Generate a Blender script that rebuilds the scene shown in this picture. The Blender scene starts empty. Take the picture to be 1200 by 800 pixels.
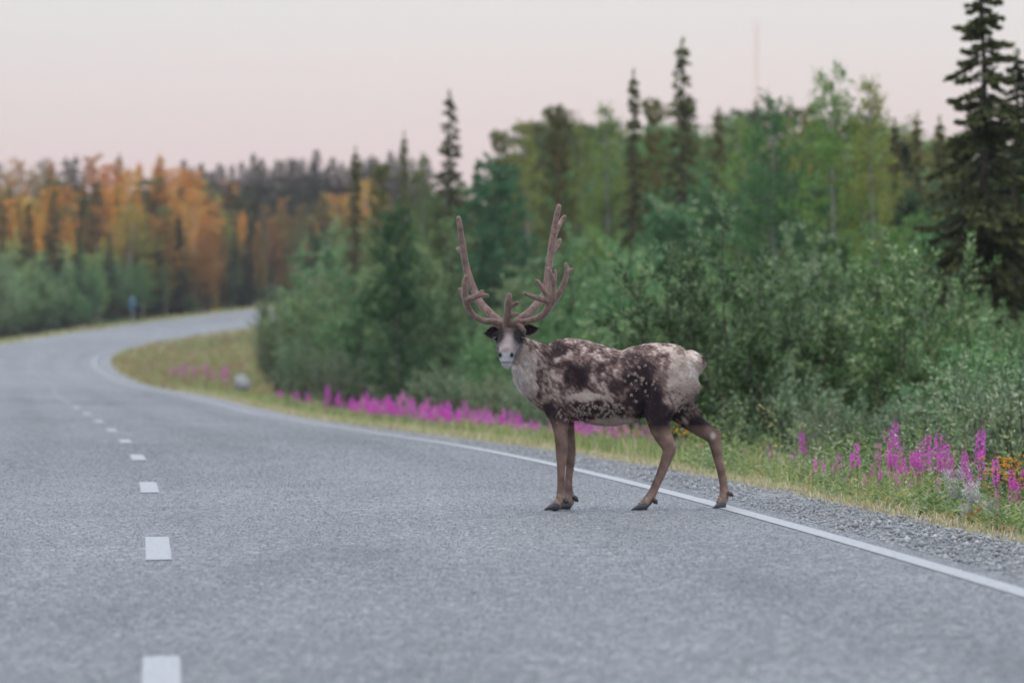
import bpy, bmesh, math, random
import numpy as np
from mathutils import Vector, Matrix
from mathutils.noise import noise as mnoise, fractal as mfractal

scene = bpy.context.scene
C = scene.collection
R = math.radians

# ---------------------------------------------------------------- camera
FPX, HOR = 6667.0, 404.0            # focal length and horizon row for a 1200 x 800 picture
CAM_H = 1.083
cam_data = bpy.data.cameras.new('camera')
cam_data.lens = 200.0
cam_data.sensor_width = 36.0
cam_data.clip_start = 0.5
cam_data.clip_end = 9000.0
cam = bpy.data.objects.new('camera', cam_data)
C.objects.link(cam)
cam.location = (0, 0, CAM_H)
cam.rotation_euler = (R(90) + math.atan((HOR - 400.0) / FPX), 0, 0)
cam_data.dof.use_dof = True
cam_data.dof.focus_distance = 34.0
cam_data.dof.aperture_fstop = 4.0
cam_data.dof.aperture_blades = 9
scene.camera = cam

# ---------------------------------------------------------------- sky and sun
SUN_EL, SUN_AZ = 2.4, 195.0          # degrees; azimuth clockwise from +Y: low sun behind the camera, a little to the left
world = bpy.data.worlds.new('World')
scene.world = world
world.use_nodes = True
wn, wl = world.node_tree.nodes, world.node_tree.links
wn.clear()
w_out = wn.new('ShaderNodeOutputWorld')
w_bg = wn.new('ShaderNodeBackground')
w_sky = wn.new('ShaderNodeTexSky')
w_sky.sky_type = 'NISHITA'
w_sky.sun_disc = False
w_sky.sun_elevation = R(SUN_EL)
w_sky.sun_rotation = R(SUN_AZ)
w_sky.altitude = 200
w_sky.air_density = 1.0
w_sky.dust_density = 0.8
w_sky.ozone_density = 1.0
# thin cloud veil over the clear sky, overhead brightness raised to light the foreground
w_tc = wn.new('ShaderNodeTexCoord')
w_sep = wn.new('ShaderNodeSeparateXYZ')
wl.new(w_tc.outputs['Generated'], w_sep.inputs[0])
w_up = wn.new('ShaderNodeMath'); w_up.operation = 'MAXIMUM'; w_up.inputs[1].default_value = 0.0
wl.new(w_sep.outputs['Z'], w_up.inputs[0])
w_grad = wn.new('ShaderNodeMath'); w_grad.operation = 'MULTIPLY_ADD'; w_grad.inputs[1].default_value = 3.6; w_grad.inputs[2].default_value = 1.0
wl.new(w_up.outputs[0], w_grad.inputs[0])
w_hue = wn.new('ShaderNodeMix'); w_hue.data_type = 'RGBA'
w_hue.inputs['A'].default_value = (0.55, 0.98, 2.08, 1)
w_hue.inputs['B'].default_value = (2.2, 2.14, 2.0, 1)
wl.new(w_up.outputs[0], w_hue.inputs['Factor'])
w_veil = wn.new('ShaderNodeVectorMath'); w_veil.operation = 'SCALE'
wl.new(w_hue.outputs['Result'], w_veil.inputs[0]); wl.new(w_grad.outputs[0], w_veil.inputs['Scale'])
w_glow = wn.new('ShaderNodeVectorMath'); w_glow.operation = 'SCALE'      # the clear evening sky shining through the veil
w_glow.inputs['Scale'].default_value = 0.77
wl.new(w_sky.outputs['Color'], w_glow.inputs[0])
w_sum = wn.new('ShaderNodeVectorMath'); w_sum.operation = 'ADD'
wl.new(w_glow.outputs[0], w_sum.inputs[0])
wl.new(w_veil.outputs[0], w_sum.inputs[1])
wl.new(w_sum.outputs[0], w_bg.inputs['Color'])
w_bg.inputs['Strength'].default_value = 0.15
wl.new(w_bg.outputs['Background'], w_out.inputs['Surface'])

sun_data = bpy.data.lights.new('sun', 'SUN')
sun_data.energy = 5.0
sun_data.angle = R(0.6)
sun_data.color = (1.0, 0.52, 0.22)
sun = bpy.data.objects.new('sun', sun_data)
C.objects.link(sun)
sdir = Vector((math.sin(R(SUN_AZ)) * math.cos(R(SUN_EL)), math.cos(R(SUN_AZ)) * math.cos(R(SUN_EL)), math.sin(R(SUN_EL))))
sun.rotation_euler = (-sdir).to_track_quat('-Z', 'Y').to_euler()

scene.view_settings.view_transform = 'Standard'
scene.view_settings.look = 'None'
scene.view_settings.gamma = 1.0
scene.view_settings.use_curve_mapping = False
scene.view_settings.exposure = 0.68
scene.render.engine = 'CYCLES'
cy = scene.cycles
cy.use_denoising = True
cy.use_adaptive_sampling = True
cy.adaptive_threshold = 0.02
cy.max_bounces = 7
cy.diffuse_bounces = 3
cy.glossy_bounces = 2
cy.transmission_bounces = 4
cy.transparent_max_bounces = 6
cy.volume_bounces = 0
cy.caustics_reflective = False
cy.caustics_refractive = False
cy.sample_clamp_indirect = 4.0

# ---------------------------------------------------------------- helpers
def make_mesh(name, V, Fs, col=None, smooth=False):
    """V (n,3); Fs one or several (m,k) index arrays; col (n,3) goes to the colour attribute 'col'."""
    V = np.asarray(V, dtype=np.float32)
    if not isinstance(Fs, (list, tuple)):
        Fs = [Fs]
    Fs = [np.asarray(f, dtype=np.int32) for f in Fs if len(f)]
    me = bpy.data.meshes.new(name)
    me.vertices.add(len(V))
    me.vertices.foreach_set('co', V.ravel())
    idx = np.concatenate([f.ravel() for f in Fs])
    tot = np.concatenate([np.full(len(f), f.shape[1], dtype=np.int32) for f in Fs])
    me.loops.add(len(idx))
    me.loops.foreach_set('vertex_index', idx)
    me.polygons.add(len(tot))
    start = np.zeros(len(tot), dtype=np.int32)
    start[1:] = np.cumsum(tot)[:-1]
    me.polygons.foreach_set('loop_start', start)
    if smooth:
        me.polygons.foreach_set('use_smooth', np.ones(len(tot), dtype=bool))
    me.update(calc_edges=True)
    if col is not None:
        a = me.color_attributes.new('col', 'FLOAT_COLOR', 'POINT')
        c4 = np.ones((len(V), 4), dtype=np.float32)
        c4[:, :3] = col
        a.data.foreach_set('color', c4.ravel())
    return me


class Geo:
    """collects vertices, faces and colours of ONE mesh"""
    def __init__(self):
        self.V, self.Q, self.T, self.K, self.n = [], [], [], [], 0

    def add(self, V, Q=None, T=None, col=(1, 1, 1)):
        V = np.asarray(V, dtype=np.float32).reshape(-1, 3)
        if Q is not None and len(Q):
            self.Q.append(np.asarray(Q, dtype=np.int32) + self.n)
        if T is not None and len(T):
            self.T.append(np.asarray(T, dtype=np.int32) + self.n)
        c = np.asarray(col, dtype=np.float32)
        if c.ndim == 1:
            c = np.tile(c, (len(V), 1))
        self.V.append(V)
        self.K.append(c)
        self.n += len(V)
        return self

    def tube(self, P, r, sides=6, col=(1, 1, 1), flat=None, cap=True):
        """tapered tube along P; flat = (axis, factor) squashes the section along a world axis"""
        P = np.asarray(P, dtype=np.float64)
        n = len(P)
        r = np.broadcast_to(np.asarray(r, dtype=np.float64), (n,))
        T = np.gradient(P, axis=0)
        T /= np.linalg.norm(T, axis=1)[:, None] + 1e-12
        ref = np.array([0, 0, 1.0]) if abs(T[:, 2]).mean() < 0.8 else np.array([1.0, 0, 0])
        A = np.cross(T, ref)
        A /= np.linalg.norm(A, axis=1)[:, None] + 1e-12
        B = np.cross(T, A)
        ang = np.linspace(0, 2 * np.pi, sides, endpoint=False)
        ring = A[:, None] * np.cos(ang)[None, :, None] + B[:, None] * np.sin(ang)[None, :, None]
        V = P[:, None] + ring * r[:, None, None]
        i = np.arange(n - 1)[:, None] * sides
        j = np.arange(sides)[None]
        k = (j + 1) % sides
        Q = np.stack([i + j, i + k, i + sides + k, i + sides + j], -1).reshape(-1, 4)
        V = V.reshape(-1, 3)
        T3 = None
        if cap:
            V = np.concatenate([V, P[:1], P[-1:]])
            a, b = n * sides, n * sides + 1
            jj = np.arange(sides)
            kk = (jj + 1) % sides
            T3 = np.concatenate([np.stack([np.full(sides, a), kk, jj], 1), np.stack([np.full(sides, b), (n - 1) * sides + jj, (n - 1) * sides + kk], 1)])
        return self.add(V, Q, T3, col)

    def leaves(self, P, D, L, W, rng, col, fold=0.25, up=None, mid=0.45):
        """diamond shaped leaves: base P, direction D, length L, width W"""
        P = np.asarray(P, float); D = np.asarray(D, float)
        n = len(P)
        if n == 0:
            return self
        L = np.broadcast_to(L, (n,))[:, None]
        W = np.broadcast_to(W, (n,))[:, None]
        D = D / (np.linalg.norm(D, axis=1)[:, None] + 1e-9)
        N = rng.normal(size=(n, 3)) if up is None else up + rng.normal(size=(n, 3)) * 0.35
        S = np.cross(D, N)
        S /= np.linalg.norm(S, axis=1)[:, None] + 1e-9
        U = np.cross(S, D)
        m = P + D * L * mid + U * W * fold
        V = np.stack([P, m + S * W * .5, P + D * L, m - S * W * .5], 1).reshape(-1, 3)
        Q = np.arange(4 * n).reshape(-1, 4)
        c = np.asarray(col, dtype=np.float32)
        if c.ndim == 2:
            c = np.repeat(c, 4, axis=0)
        return self.add(V, Q, None, c)

    def mesh(self, name, smooth=False):
        V = np.concatenate(self.V)
        F = []
        if self.Q: F.append(np.concatenate(self.Q))
        if self.T: F.append(np.concatenate(self.T))
        return make_mesh(name, V, F, np.concatenate(self.K), smooth)


def link(name, me, mat=None, parent=None, loc=None):
    o = bpy.data.objects.new(name, me)
    C.objects.link(o)
    if mat is not None and me is not None:
        if not me.materials:
            me.materials.append(mat)
    if parent is not None:
        o.parent = parent
    if loc is not None:
        o.location = loc
    return o


def thing(name, label, cat, loc=(0, 0, 0), rz=0.0, sc=1.0, group=None):
    o = bpy.data.objects.new(name, None)
    C.objects.link(o)
    o.empty_display_size = 0.2
    o.location = loc
    o.rotation_euler = (0, 0, rz)
    o.scale = (sc, sc, sc) if np.isscalar(sc) else sc
    tag(o, label, cat, group)
    return o


def tag(o, label, cat, group=None):
    o['label'] = label
    o['category'] = cat
    if group:
        o['group'] = group
    return o


def structure(o):
    o['kind'] = 'structure'
    return o


def stuff(o, label, cat):
    o['kind'] = 'stuff'
    o['label'] = label
    o['category'] = cat
    return o


def catmull(P, n):
    """smooth curve through rows of P (any number of columns), n samples per span"""
    P = np.asarray(P, float)
    Q = np.concatenate([2 * P[:1] - P[1:2], P, 2 * P[-1:] - P[-2:-1]])
    out = []
    t = np.linspace(0, 1, n, endpoint=False)[:, None]
    for i in range(1, len(Q) - 2):
        a, b, c, d = Q[i - 1], Q[i], Q[i + 1], Q[i + 2]
        out.append(.5 * ((2 * b) + (c - a) * t + (2 * a - 5 * b + 4 * c - d) * t ** 2 + (3 * b - a - 3 * c + d) * t ** 3))
    out.append(P[-1:])
    return np.concatenate(out)

ORD = ['first', 'second', 'third', 'fourth', 'fifth', 'sixth', 'seventh', 'eighth', 'ninth', 'tenth', 'eleventh', 'twelfth', 'thirteenth', 'fourteenth', 'fifteenth', 'sixteenth', 'seventeenth', 'eighteenth', 'nineteenth', 'twentieth']
TENS = ['twenty', 'thirty', 'forty', 'fifty', 'sixty', 'seventy', 'eighty', 'ninety']
def ordinal(i):
    if i < 20: return ORD[i]
    n = i + 1
    if n >= 100: return 'hundredth' if n == 100 else 'hundred and ' + ordinal(n - 101)
    t, u = divmod(n, 10)
    return TENS[t - 2][:-1] + 'ieth' if u == 0 else TENS[t - 2] + '-' + ORD[u - 1]

# ---------------------------------------------------------------- materials
MATS = {}
def new_mat(name):
    m = bpy.data.materials.new(name)
    m.use_nodes = True
    nt = m.node_tree
    nt.nodes.clear()
    out = nt.nodes.new('ShaderNodeOutputMaterial')
    MATS[name] = m
    return m, nt.nodes, nt.links, out


def foliage_mat(name, trans=0.35, rough=0.55, var=0.25, hue=0.03, spec=0.25):
    """leaf colour from the mesh, varied from plant to plant, with light passing through the leaves"""
    m, N, L, out = new_mat(name)
    att = N.new('ShaderNodeAttribute'); att.attribute_name = 'col'
    oi = N.new('ShaderNodeObjectInfo')
    mr = N.new('ShaderNodeMapRange'); mr.inputs['To Min'].default_value = 1 - var; mr.inputs['To Max'].default_value = 1 + var
    L.new(oi.outputs['Random'], mr.inputs['Value'])
    m2 = N.new('ShaderNodeMath'); m2.operation = 'MULTIPLY'; m2.inputs[1].default_value = 7.31
    L.new(oi.outputs['Random'], m2.inputs[0])
    m3 = N.new('ShaderNodeMath'); m3.operation = 'FRACT'
    L.new(m2.outputs[0], m3.inputs[0])
    mh = N.new('ShaderNodeMapRange'); mh.inputs['To Min'].default_value = 0.5 - hue; mh.inputs['To Max'].default_value = 0.5 + hue
    L.new(m3.outputs[0], mh.inputs['Value'])
    hs = N.new('ShaderNodeHueSaturation')
    L.new(att.outputs['Color'], hs.inputs['Color'])
    L.new(mr.outputs['Result'], hs.inputs['Value'])
    L.new(mh.outputs['Result'], hs.inputs['Hue'])
    p = N.new('ShaderNodeBsdfPrincipled')
    p.inputs['Roughness'].default_value = rough
    p.inputs['Specular IOR Level'].default_value = spec
    L.new(hs.outputs['Color'], p.inputs['Base Color'])
    if trans > 0:
        t = N.new('ShaderNodeBsdfTranslucent')
        L.new(hs.outputs['Color'], t.inputs['Color'])
        mx = N.new('ShaderNodeMixShader'); mx.inputs['Fac'].default_value = trans
        L.new(p.outputs[0], mx.inputs[1]); L.new(t.outputs[0], mx.inputs[2])
        L.new(mx.outputs[0], out.inputs['Surface'])
    else:
        L.new(p.outputs[0], out.inputs['Surface'])
    return m


def surf_mat(name, rough=0.8, spec=0.3, sheen=0.0, noise=0.0, nscale=40.0, bump=0.0, color=None, metal=0.0):
    """plain surface: colour from the mesh ('col') or one colour, mottled with noise"""
    m, N, L, out = new_mat(name)
    p = N.new('ShaderNodeBsdfPrincipled')
    p.inputs['Roughness'].default_value = rough
    p.inputs['Specular IOR Level'].default_value = spec
    p.inputs['Metallic'].default_value = metal
    if sheen:
        p.inputs['Sheen Weight'].default_value = sheen
        p.inputs['Sheen Roughness'].default_value = 0.45
        p.inputs['Sheen Tint'].default_value = (0.9, 0.8, 0.78, 1)
    if color is None:
        c = N.new('ShaderNodeAttribute'); c.attribute_name = 'col'; cs = c.outputs['Color']
    else:
        c = N.new('ShaderNodeRGB'); c.outputs[0].default_value = (*color, 1); cs = c.outputs[0]
    tc = N.new('ShaderNodeTexCoord')
    if noise or bump:
        nz = N.new('ShaderNodeTexNoise'); nz.inputs['Scale'].default_value = nscale; nz.inputs['Detail'].default_value = 6; nz.inputs['Roughness'].default_value = 0.65
        L.new(tc.outputs['Object'], nz.inputs['Vector'])
        mr = N.new('ShaderNodeMapRange'); mr.inputs['From Min'].default_value = 0.3; mr.inputs['From Max'].default_value = 0.7
        mr.inputs['To Min'].default_value = 1 - noise; mr.inputs['To Max'].default_value = 1 + noise
        L.new(nz.outputs['Fac'], mr.inputs['Value'])
        mx = N.new('ShaderNodeVectorMath'); mx.operation = 'SCALE'
        L.new(cs, mx.inputs[0]); L.new(mr.outputs['Result'], mx.inputs['Scale'])
        cs = mx.outputs[0]
        if bump:
            b = N.new('ShaderNodeBump'); b.inputs['Strength'].default_value = 0.6; b.inputs['Distance'].default_value = bump
            L.new(nz.outputs['Fac'], b.inputs['Height']); L.new(b.outputs[0], p.inputs['Normal'])
    L.new(cs, p.inputs['Base Color'])
    L.new(p.outputs[0], out.inputs['Surface'])
    return m

# ---------------------------------------------------------------- the road in plan and profile
DS = 2.0
KN = np.array([10, 60, 110, 150, 180, 210, 240, 270, 310, 360, 420.])
KK = np.array([-.000341, -.000454, -.000104, .000483, .000006, -.000268, -.000529, -.00014, .001861, .0033, .003416])
KG = np.array([.005283, -.005209, -.000832, -.00228, -.005037, -.004306, -.001596, .011186, .019869, .025024, .043127])
KC = np.array([-.018028, -.001375, .030764, .019189, .020407, .019156, .017733, .015597, .000663, .018956, .03828])
S0, X0, HD0 = 25.289775, -.629135, -.05808
EX = np.concatenate([[-400, -40, 0], KN, [470, 540, 640, 900]])
eK = np.concatenate([[0, 0, -.0003], KK, [.0034, .0015, 0, 0]])
eG = np.concatenate([[0, 0, .003], KG, [.035, .02, .008, 0]])
eC = np.concatenate([[-.01, -.01, -.018], KC, [.03, .03, .03, .03]])
Sg = np.arange(-360, 880 + DS, DS)
i0 = int(np.argmin(abs(Sg - 10)))
_k = np.interp(Sg, EX, eK); _g = np.interp(Sg, EX, eG); ROAD_C = np.interp(Sg, EX, eC)
TH = np.cumsum(_k) * DS; TH += HD0 - .00136 - TH[i0]
RX = np.cumsum(np.sin(TH)) * DS; RX += X0 - .238 - RX[i0]
RY = np.cumsum(np.cos(TH)) * DS; RY += 10 + 4 - RY[i0]
RZ = np.cumsum(_g) * DS; RZ -= RZ[i0]
RZ = np.maximum(RZ, -1.2)


def road_at(s):
    return (np.interp(s, Sg, RX), np.interp(s, Sg, RY), np.interp(s, Sg, RZ), np.interp(s, Sg, TH), np.interp(s, Sg, ROAD_C))


PU = np.array([0, 3.62, 3.70, 4.65, 5.2, 7.0, 8.0, 11.0, 16.0, 30., 60., 400.])
PZ = np.array([0, 0, -.025, -.07, -.14, -.55, -.58, -.30, -.12, .15, .6, 1.5])
def profile(u):
    return np.interp(abs(u), PU, PZ)


def off_point(s, u):
    """a point on the ground at chainage s, u metres right of the centre line"""
    x, y, z, th, c = road_at(s)
    return x + u * np.cos(th), y - u * np.sin(th), z - c * np.clip(u, -5, 5) + profile(u)


def nearest(x, y):
    x = np.atleast_1d(x).astype(float); y = np.atleast_1d(y).astype(float)
    s = np.empty_like(x); u = np.empty_like(x)
    for a in range(0, len(x), 4000):
        xx, yy = x[a:a + 4000, None], y[a:a + 4000, None]
        j = ((xx - RX) ** 2 + (yy - RY) ** 2).argmin(1)
        dx, dy = xx[:, 0] - RX[j], yy[:, 0] - RY[j]
        s[a:a + 4000] = Sg[j] + dx * np.sin(TH[j]) + dy * np.cos(TH[j])
        u[a:a + 4000] = dx * np.cos(TH[j]) - dy * np.sin(TH[j])
    return s, u


def hill(x, y):
    """unseen ridge added behind the camera to keep the low sun off the road; lower towards one gap"""
    x = np.asarray(x, float); y = np.asarray(y, float)
    shade_ridge = np.exp(-((y + 700) / 90.0) ** 2)  # added out of view to shade the road and near wood
    gap = np.exp(-((x + 337) / 24.0) ** 4)  # notch shaped so sunlight still reaches the far wood
    h = 88 - 38.0 * gap + 1.2 * np.sin(x * .21) + 1.0 * np.sin(x * .083 + 1)
    far = 9.0 * np.exp(-((y - 760) / 170.0) ** 2) * np.clip((x + 260) / 120, 0, 1)
    return shade_ridge * h + far


def ground_z(x, y):
    s, u = nearest(x, y)
    _, _, z, th, c = road_at(s)
    return z - c * np.clip(u, -5, 5) + profile(u) + hill(x, y) + 0.0 * u


def px_of(x, y):
    return 600 + FPX * np.asarray(x) / np.asarray(y)


def py_of(y, z):
    return HOR + FPX * (CAM_H - np.asarray(z)) / np.asarray(y)


_ss = np.arange(12, 520, .5)
def find(px, u):
    """chainage at which the line u metres right of the centre crosses picture column px (nearest one)"""
    X, Y, Z = off_point(_ss, u)
    q = px_of(X, Y) - px
    j = np.where(np.sign(q[1:]) != np.sign(q[:-1]))[0]
    if len(j) == 0:
        return float(_ss[np.argmin(abs(q))])
    i = j[0]
    return float(_ss[i] + .5 * q[i] / (q[i] - q[i + 1]))


def strip(name, s0, s1, us, zoff=0.0, step=2.0, mat=None, zfun=None, colfun=None):
    s = np.arange(s0, s1 + 1e-6, step)
    us = np.asarray(us, float)
    Sx, U = np.meshgrid(s, us, indexing='ij')
    X, Y, Z = off_point(Sx.ravel(), U.ravel())
    Z = Z + zoff
    if zfun is not None:
        Z = Z + zfun(Sx.ravel(), U.ravel())
    n, m = len(s), len(us)
    i = np.arange(n - 1)[:, None] * m; j = np.arange(m - 1)[None]
    Q = np.stack([i + j, i + j + 1, i + m + j + 1, i + m + j], -1).reshape(-1, 4)
    col = colfun(Sx.ravel(), U.ravel(), X, Y) if colfun else None
    me = make_mesh(name, np.stack([X, Y, Z], 1), Q, col, smooth=True)
    return link(name, me, mat)


def vnoise(x, y, sc, seed=0.0):
    """cheap smooth value noise in numpy, 0..1"""
    x = np.asarray(x) / sc + seed * 17.3; y = np.asarray(y) / sc + seed * 9.1
    xi, yi = np.floor(x), np.floor(y); xf, yf = x - xi, y - yi
    def h(a, b):
        v = np.sin(a * 127.1 + b * 311.7) * 43758.5453
        return v - np.floor(v)
    xf = xf * xf * (3 - 2 * xf); yf = yf * yf * (3 - 2 * yf)
    return (h(xi, yi) * (1 - xf) + h(xi + 1, yi) * xf) * (1 - yf) + (h(xi, yi + 1) * (1 - xf) + h(xi + 1, yi + 1) * xf) * yf


# asphalt: worn grey with pale and dark stones, slightly polished wheel tracks
def asphalt_mat():
    m, N, L, out = new_mat('asphalt')
    tc = N.new('ShaderNodeTexCoord')
    geo = N.new('ShaderNodeAttribute'); geo.attribute_name = 'col'
    vo = N.new('ShaderNodeTexVoronoi'); vo.inputs['Scale'].default_value = 42.0
    vo2 = N.new('ShaderNodeTexVoronoi'); vo2.inputs['Scale'].default_value = 95.0
    nz = N.new('ShaderNodeTexNoise'); nz.inputs['Scale'].default_value = 1.3; nz.inputs['Detail'].default_value = 6
    for t in (vo, vo2, nz):
        L.new(tc.outputs['Object'], t.inputs['Vector'])
    rgb = N.new('ShaderNodeSeparateColor'); L.new(vo.outputs['Color'], rgb.inputs[0])
    ramp = N.new('ShaderNodeValToRGB')
    e = ramp.color_ramp.elements
    e[0].position = 0.0; e[0].color = (0.06, 0.067, 0.073, 1)
    e[1].position = 1.0; e[1].color = (0.40, 0.38, 0.375, 1)
    for pos, c in ((.25, (.113, .119, .124, 1)), (.55, (.133, .136, .138, 1)), (.82, (.165, .164, .163, 1))):
        x = e.new(pos); x.color = c
    L.new(rgb.outputs[0], ramp.inputs[0])
    rgb2 = N.new('ShaderNodeSeparateColor'); L.new(vo2.outputs['Color'], rgb2.inputs[0])
    r2 = N.new('ShaderNodeMapRange'); r2.inputs['To Min'].default_value = 0.72; r2.inputs['To Max'].default_value = 1.28
    L.new(rgb2.outputs[1], r2.inputs['Value'])
    r3 = N.new('ShaderNodeMapRange'); r3.inputs['From Min'].default_value = .3; r3.inputs['From Max'].default_value = .7; r3.inputs['To Min'].default_value = 0.9; r3.inputs['To Max'].default_value = 1.1
    L.new(nz.outputs['Fac'], r3.inputs['Value'])
    mul = N.new('ShaderNodeMath'); mul.operation = 'MULTIPLY'
    L.new(r2.outputs[0], mul.inputs[0]); L.new(r3.outputs[0], mul.inputs[1])
    sc = N.new('ShaderNodeVectorMath'); sc.operation = 'SCALE'
    L.new(ramp.outputs[0], sc.inputs[0]); L.new(mul.outputs[0], sc.inputs['Scale'])
    sc2 = N.new('ShaderNodeVectorMath'); sc2.operation = 'MULTIPLY'
    L.new(sc.outputs[0], sc2.inputs[0]); L.new(geo.outputs['Color'], sc2.inputs[1])
    p = N.new('ShaderNodeBsdfPrincipled')
    p.inputs['Roughness'].default_value = 0.62
    p.inputs['Specular IOR Level'].default_value = 0.45
    L.new(sc2.outputs[0], p.inputs['Base Color'])
    b = N.new('ShaderNodeBump'); b.inputs['Strength'].default_value = 0.5; b.inputs['Distance'].default_value = 0.004
    L.new(vo.outputs['Distance'], b.inputs['Height']); L.new(b.outputs[0], p.inputs['Normal'])
    L.new(p.outputs[0], out.inputs['Surface'])
    return m


def paint_mat():
    m, N, L, out = new_mat('road_paint')
    tc = N.new('ShaderNodeTexCoord')
    nz = N.new('ShaderNodeTexNoise'); nz.inputs['Scale'].default_value = 38; nz.inputs['Detail'].default_value = 8; nz.inputs['Roughness'].default_value = .7
    L.new(tc.outputs['Object'], nz.inputs['Vector'])
    ramp = N.new('ShaderNodeValToRGB')
    ramp.color_ramp.elements[0].position = .36; ramp.color_ramp.elements[0].color = (.16, .173, .187, 1)
    ramp.color_ramp.elements[1].position = .50; ramp.color_ramp.elements[1].color = (.35, .35, .35, 1)
    L.new(nz.outputs['Fac'], ramp.inputs[0])
    p = N.new('ShaderNodeBsdfPrincipled'); p.inputs['Roughness'].default_value = .6
    L.new(ramp.outputs[0], p.inputs['Base Color']); L.new(p.outputs[0], out.inputs['Surface'])
    return m


def ground_mat():
    m, N, L, out = new_mat('ground_cover')
    att = N.new('ShaderNodeAttribute'); att.attribute_name = 'col'
    tc = N.new('ShaderNodeTexCoord')
    nz = N.new('ShaderNodeTexNoise'); nz.inputs['Scale'].default_value = 6; nz.inputs['Detail'].default_value = 9; nz.inputs['Roughness'].default_value = .75
    L.new(tc.outputs['Object'], nz.inputs['Vector'])
    mr = N.new('ShaderNodeMapRange'); mr.inputs['From Min'].default_value = .3; mr.inputs['From Max'].default_value = .7; mr.inputs['To Min'].default_value = .55; mr.inputs['To Max'].default_value = 1.4
    L.new(nz.outputs['Fac'], mr.inputs['Value'])
    sc = N.new('ShaderNodeVectorMath'); sc.operation = 'SCALE'
    L.new(att.outputs['Color'], sc.inputs[0]); L.new(mr.outputs[0], sc.inputs['Scale'])
    p = N.new('ShaderNodeBsdfPrincipled'); p.inputs['Roughness'].default_value = .95; p.inputs['Specular IOR Level'].default_value = .1
    b = N.new('ShaderNodeBump'); b.inputs['Distance'].default_value = .05
    L.new(nz.outputs['Fac'], b.inputs['Height']); L.new(b.outputs[0], p.inputs['Normal'])
    L.new(sc.outputs[0], p.inputs['Base Color']); L.new(p.outputs[0], out.inputs['Surface'])
    return m


M_ASPHALT, M_PAINT, M_GROUND = asphalt_mat(), paint_mat(), ground_mat()
M_GRAVEL = surf_mat('shoulder_gravel', rough=.9, spec=.2, noise=.35, nscale=60, bump=.01)


def asphalt_tint(s, u, X, Y):
    track = sum(np.exp(-((u - c) / .33) ** 2) for c in (-2.6, -1.0, 1.0, 2.6))
    v = 1.04 - .15 * track * (.45 + vnoise(s, u, 40, 1)) - .16 * np.exp(-(u / .45) ** 2) * vnoise(s, u, 14, 11) - .12 * np.exp(-((abs(u) - 3.6) / .25) ** 2) + .26 * (vnoise(s, u * 5, 13, 2) - .5) + .16 * (vnoise(s, u * 3, 2.5, 12) - .5) - .22 * (np.abs(vnoise(s, u * 6, 7, 13) - .5) < .018)
    return np.stack([v, v, v], 1)

us_road = np.linspace(-3.62, 3.62, 33)
road = structure(strip('road', -340, 860, us_road, mat=M_ASPHALT, colfun=asphalt_tint))

# painted lines: parts of the road
def line_strip(name, s0, s1, u, w, step=2.0):
    o = strip(name, s0, s1, [u - w / 2, u, u + w / 2], zoff=.004, step=step, mat=M_PAINT)
    o.parent = road
    return o
line_strip('edge_line', -340, 860, 3.45, .11)
line_strip('edge_line', -340, 860, -3.45, .11)
for k in range(-3, 34):
    sc_ = S0 + 12 * k - 0.4
    if k == -1: sc_ += .9
    line_strip('centre_dash', sc_ - 1.55, sc_ + 1.55, 0, .125, step=.775)

# gravel shoulders, one on each side
def gravel_col(s, u, X, Y):
    n = vnoise(X, Y, .35, 3)
    t = np.clip((abs(u) - 4.25) / .45 + (n - .5) * .8, 0, 1)[:, None]
    a = np.array([.22, .225, .23]) * (1 + .35 * (vnoise(X, Y, .12, 5)[:, None] - .5))
    return a * (1 - t) + np.array([.25, .21, .15]) * t
for sd, nm in ((1, 'gravel_shoulder'), (-1, 'gravel_shoulder')):
    us = np.array([3.57, 3.66, 3.8, 4.0, 4.2, 4.4, 4.6, 4.8, 5.0]) * sd
    o = structure(strip(nm, -60, 560, us if sd > 0 else us[::-1], zoff=-.004, step=.8, mat=M_GRAVEL, colfun=gravel_col,
                        zfun=lambda s, u: np.where(abs(u) > 3.7, .02 * (vnoise(s, u, .5, 4) - .5), -.01)))

# verges and ditches, then the open country
def verge_col(s, u, X, Y):
    n = vnoise(X, Y, 1.7, 6)[:, None]; n2 = vnoise(X, Y, 9, 7)[:, None]
    a = np.abs(u)[:, None]
    dry = np.array([.24, .20, .125]); green = np.array([.075, .10, .035]); red = np.array([.16, .085, .05]); dark = np.array([.03, .045, .02])
    t = np.clip((a - 4.8) / .8 + (n - .5) * .7, 0, 1)
    c = dry * (1 - t) + green * t
    far = np.clip((s[:, None] - 190) / 60, 0, 1)
    t2 = np.clip((n2 - .42) * 4, 0, 1) * far * t
    c = c * (1 - t2 * .8) + red * t2 * .8
    t3 = np.clip((a - 9.5) / 3 + (n - .5), 0, 1) * (1 - far * .4)
    return c * (1 - t3) + dark * t3
for sd in (1, -1):
    us = np.array([4.75, 4.95, 5.3, 5.8, 6.3, 6.8, 7.4, 8.0, 8.6, 9.3, 10.2, 11.2, 12.5, 14, 16, 18.5, 21, 24]) * sd
    structure(strip('verge', -60, 600, us if sd > 0 else us[::-1], step=1.5, mat=M_GROUND, colfun=verge_col,
                    zfun=lambda s, u: .10 * (vnoise(s, u, 1.3, 8) - .5) * np.clip((abs(u) - 4.95), 0, 1) - 1.0 * np.clip((abs(u) - 21.5) / 2.5, 0, 1) - .03 * (abs(u) < 4.9)))

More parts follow.
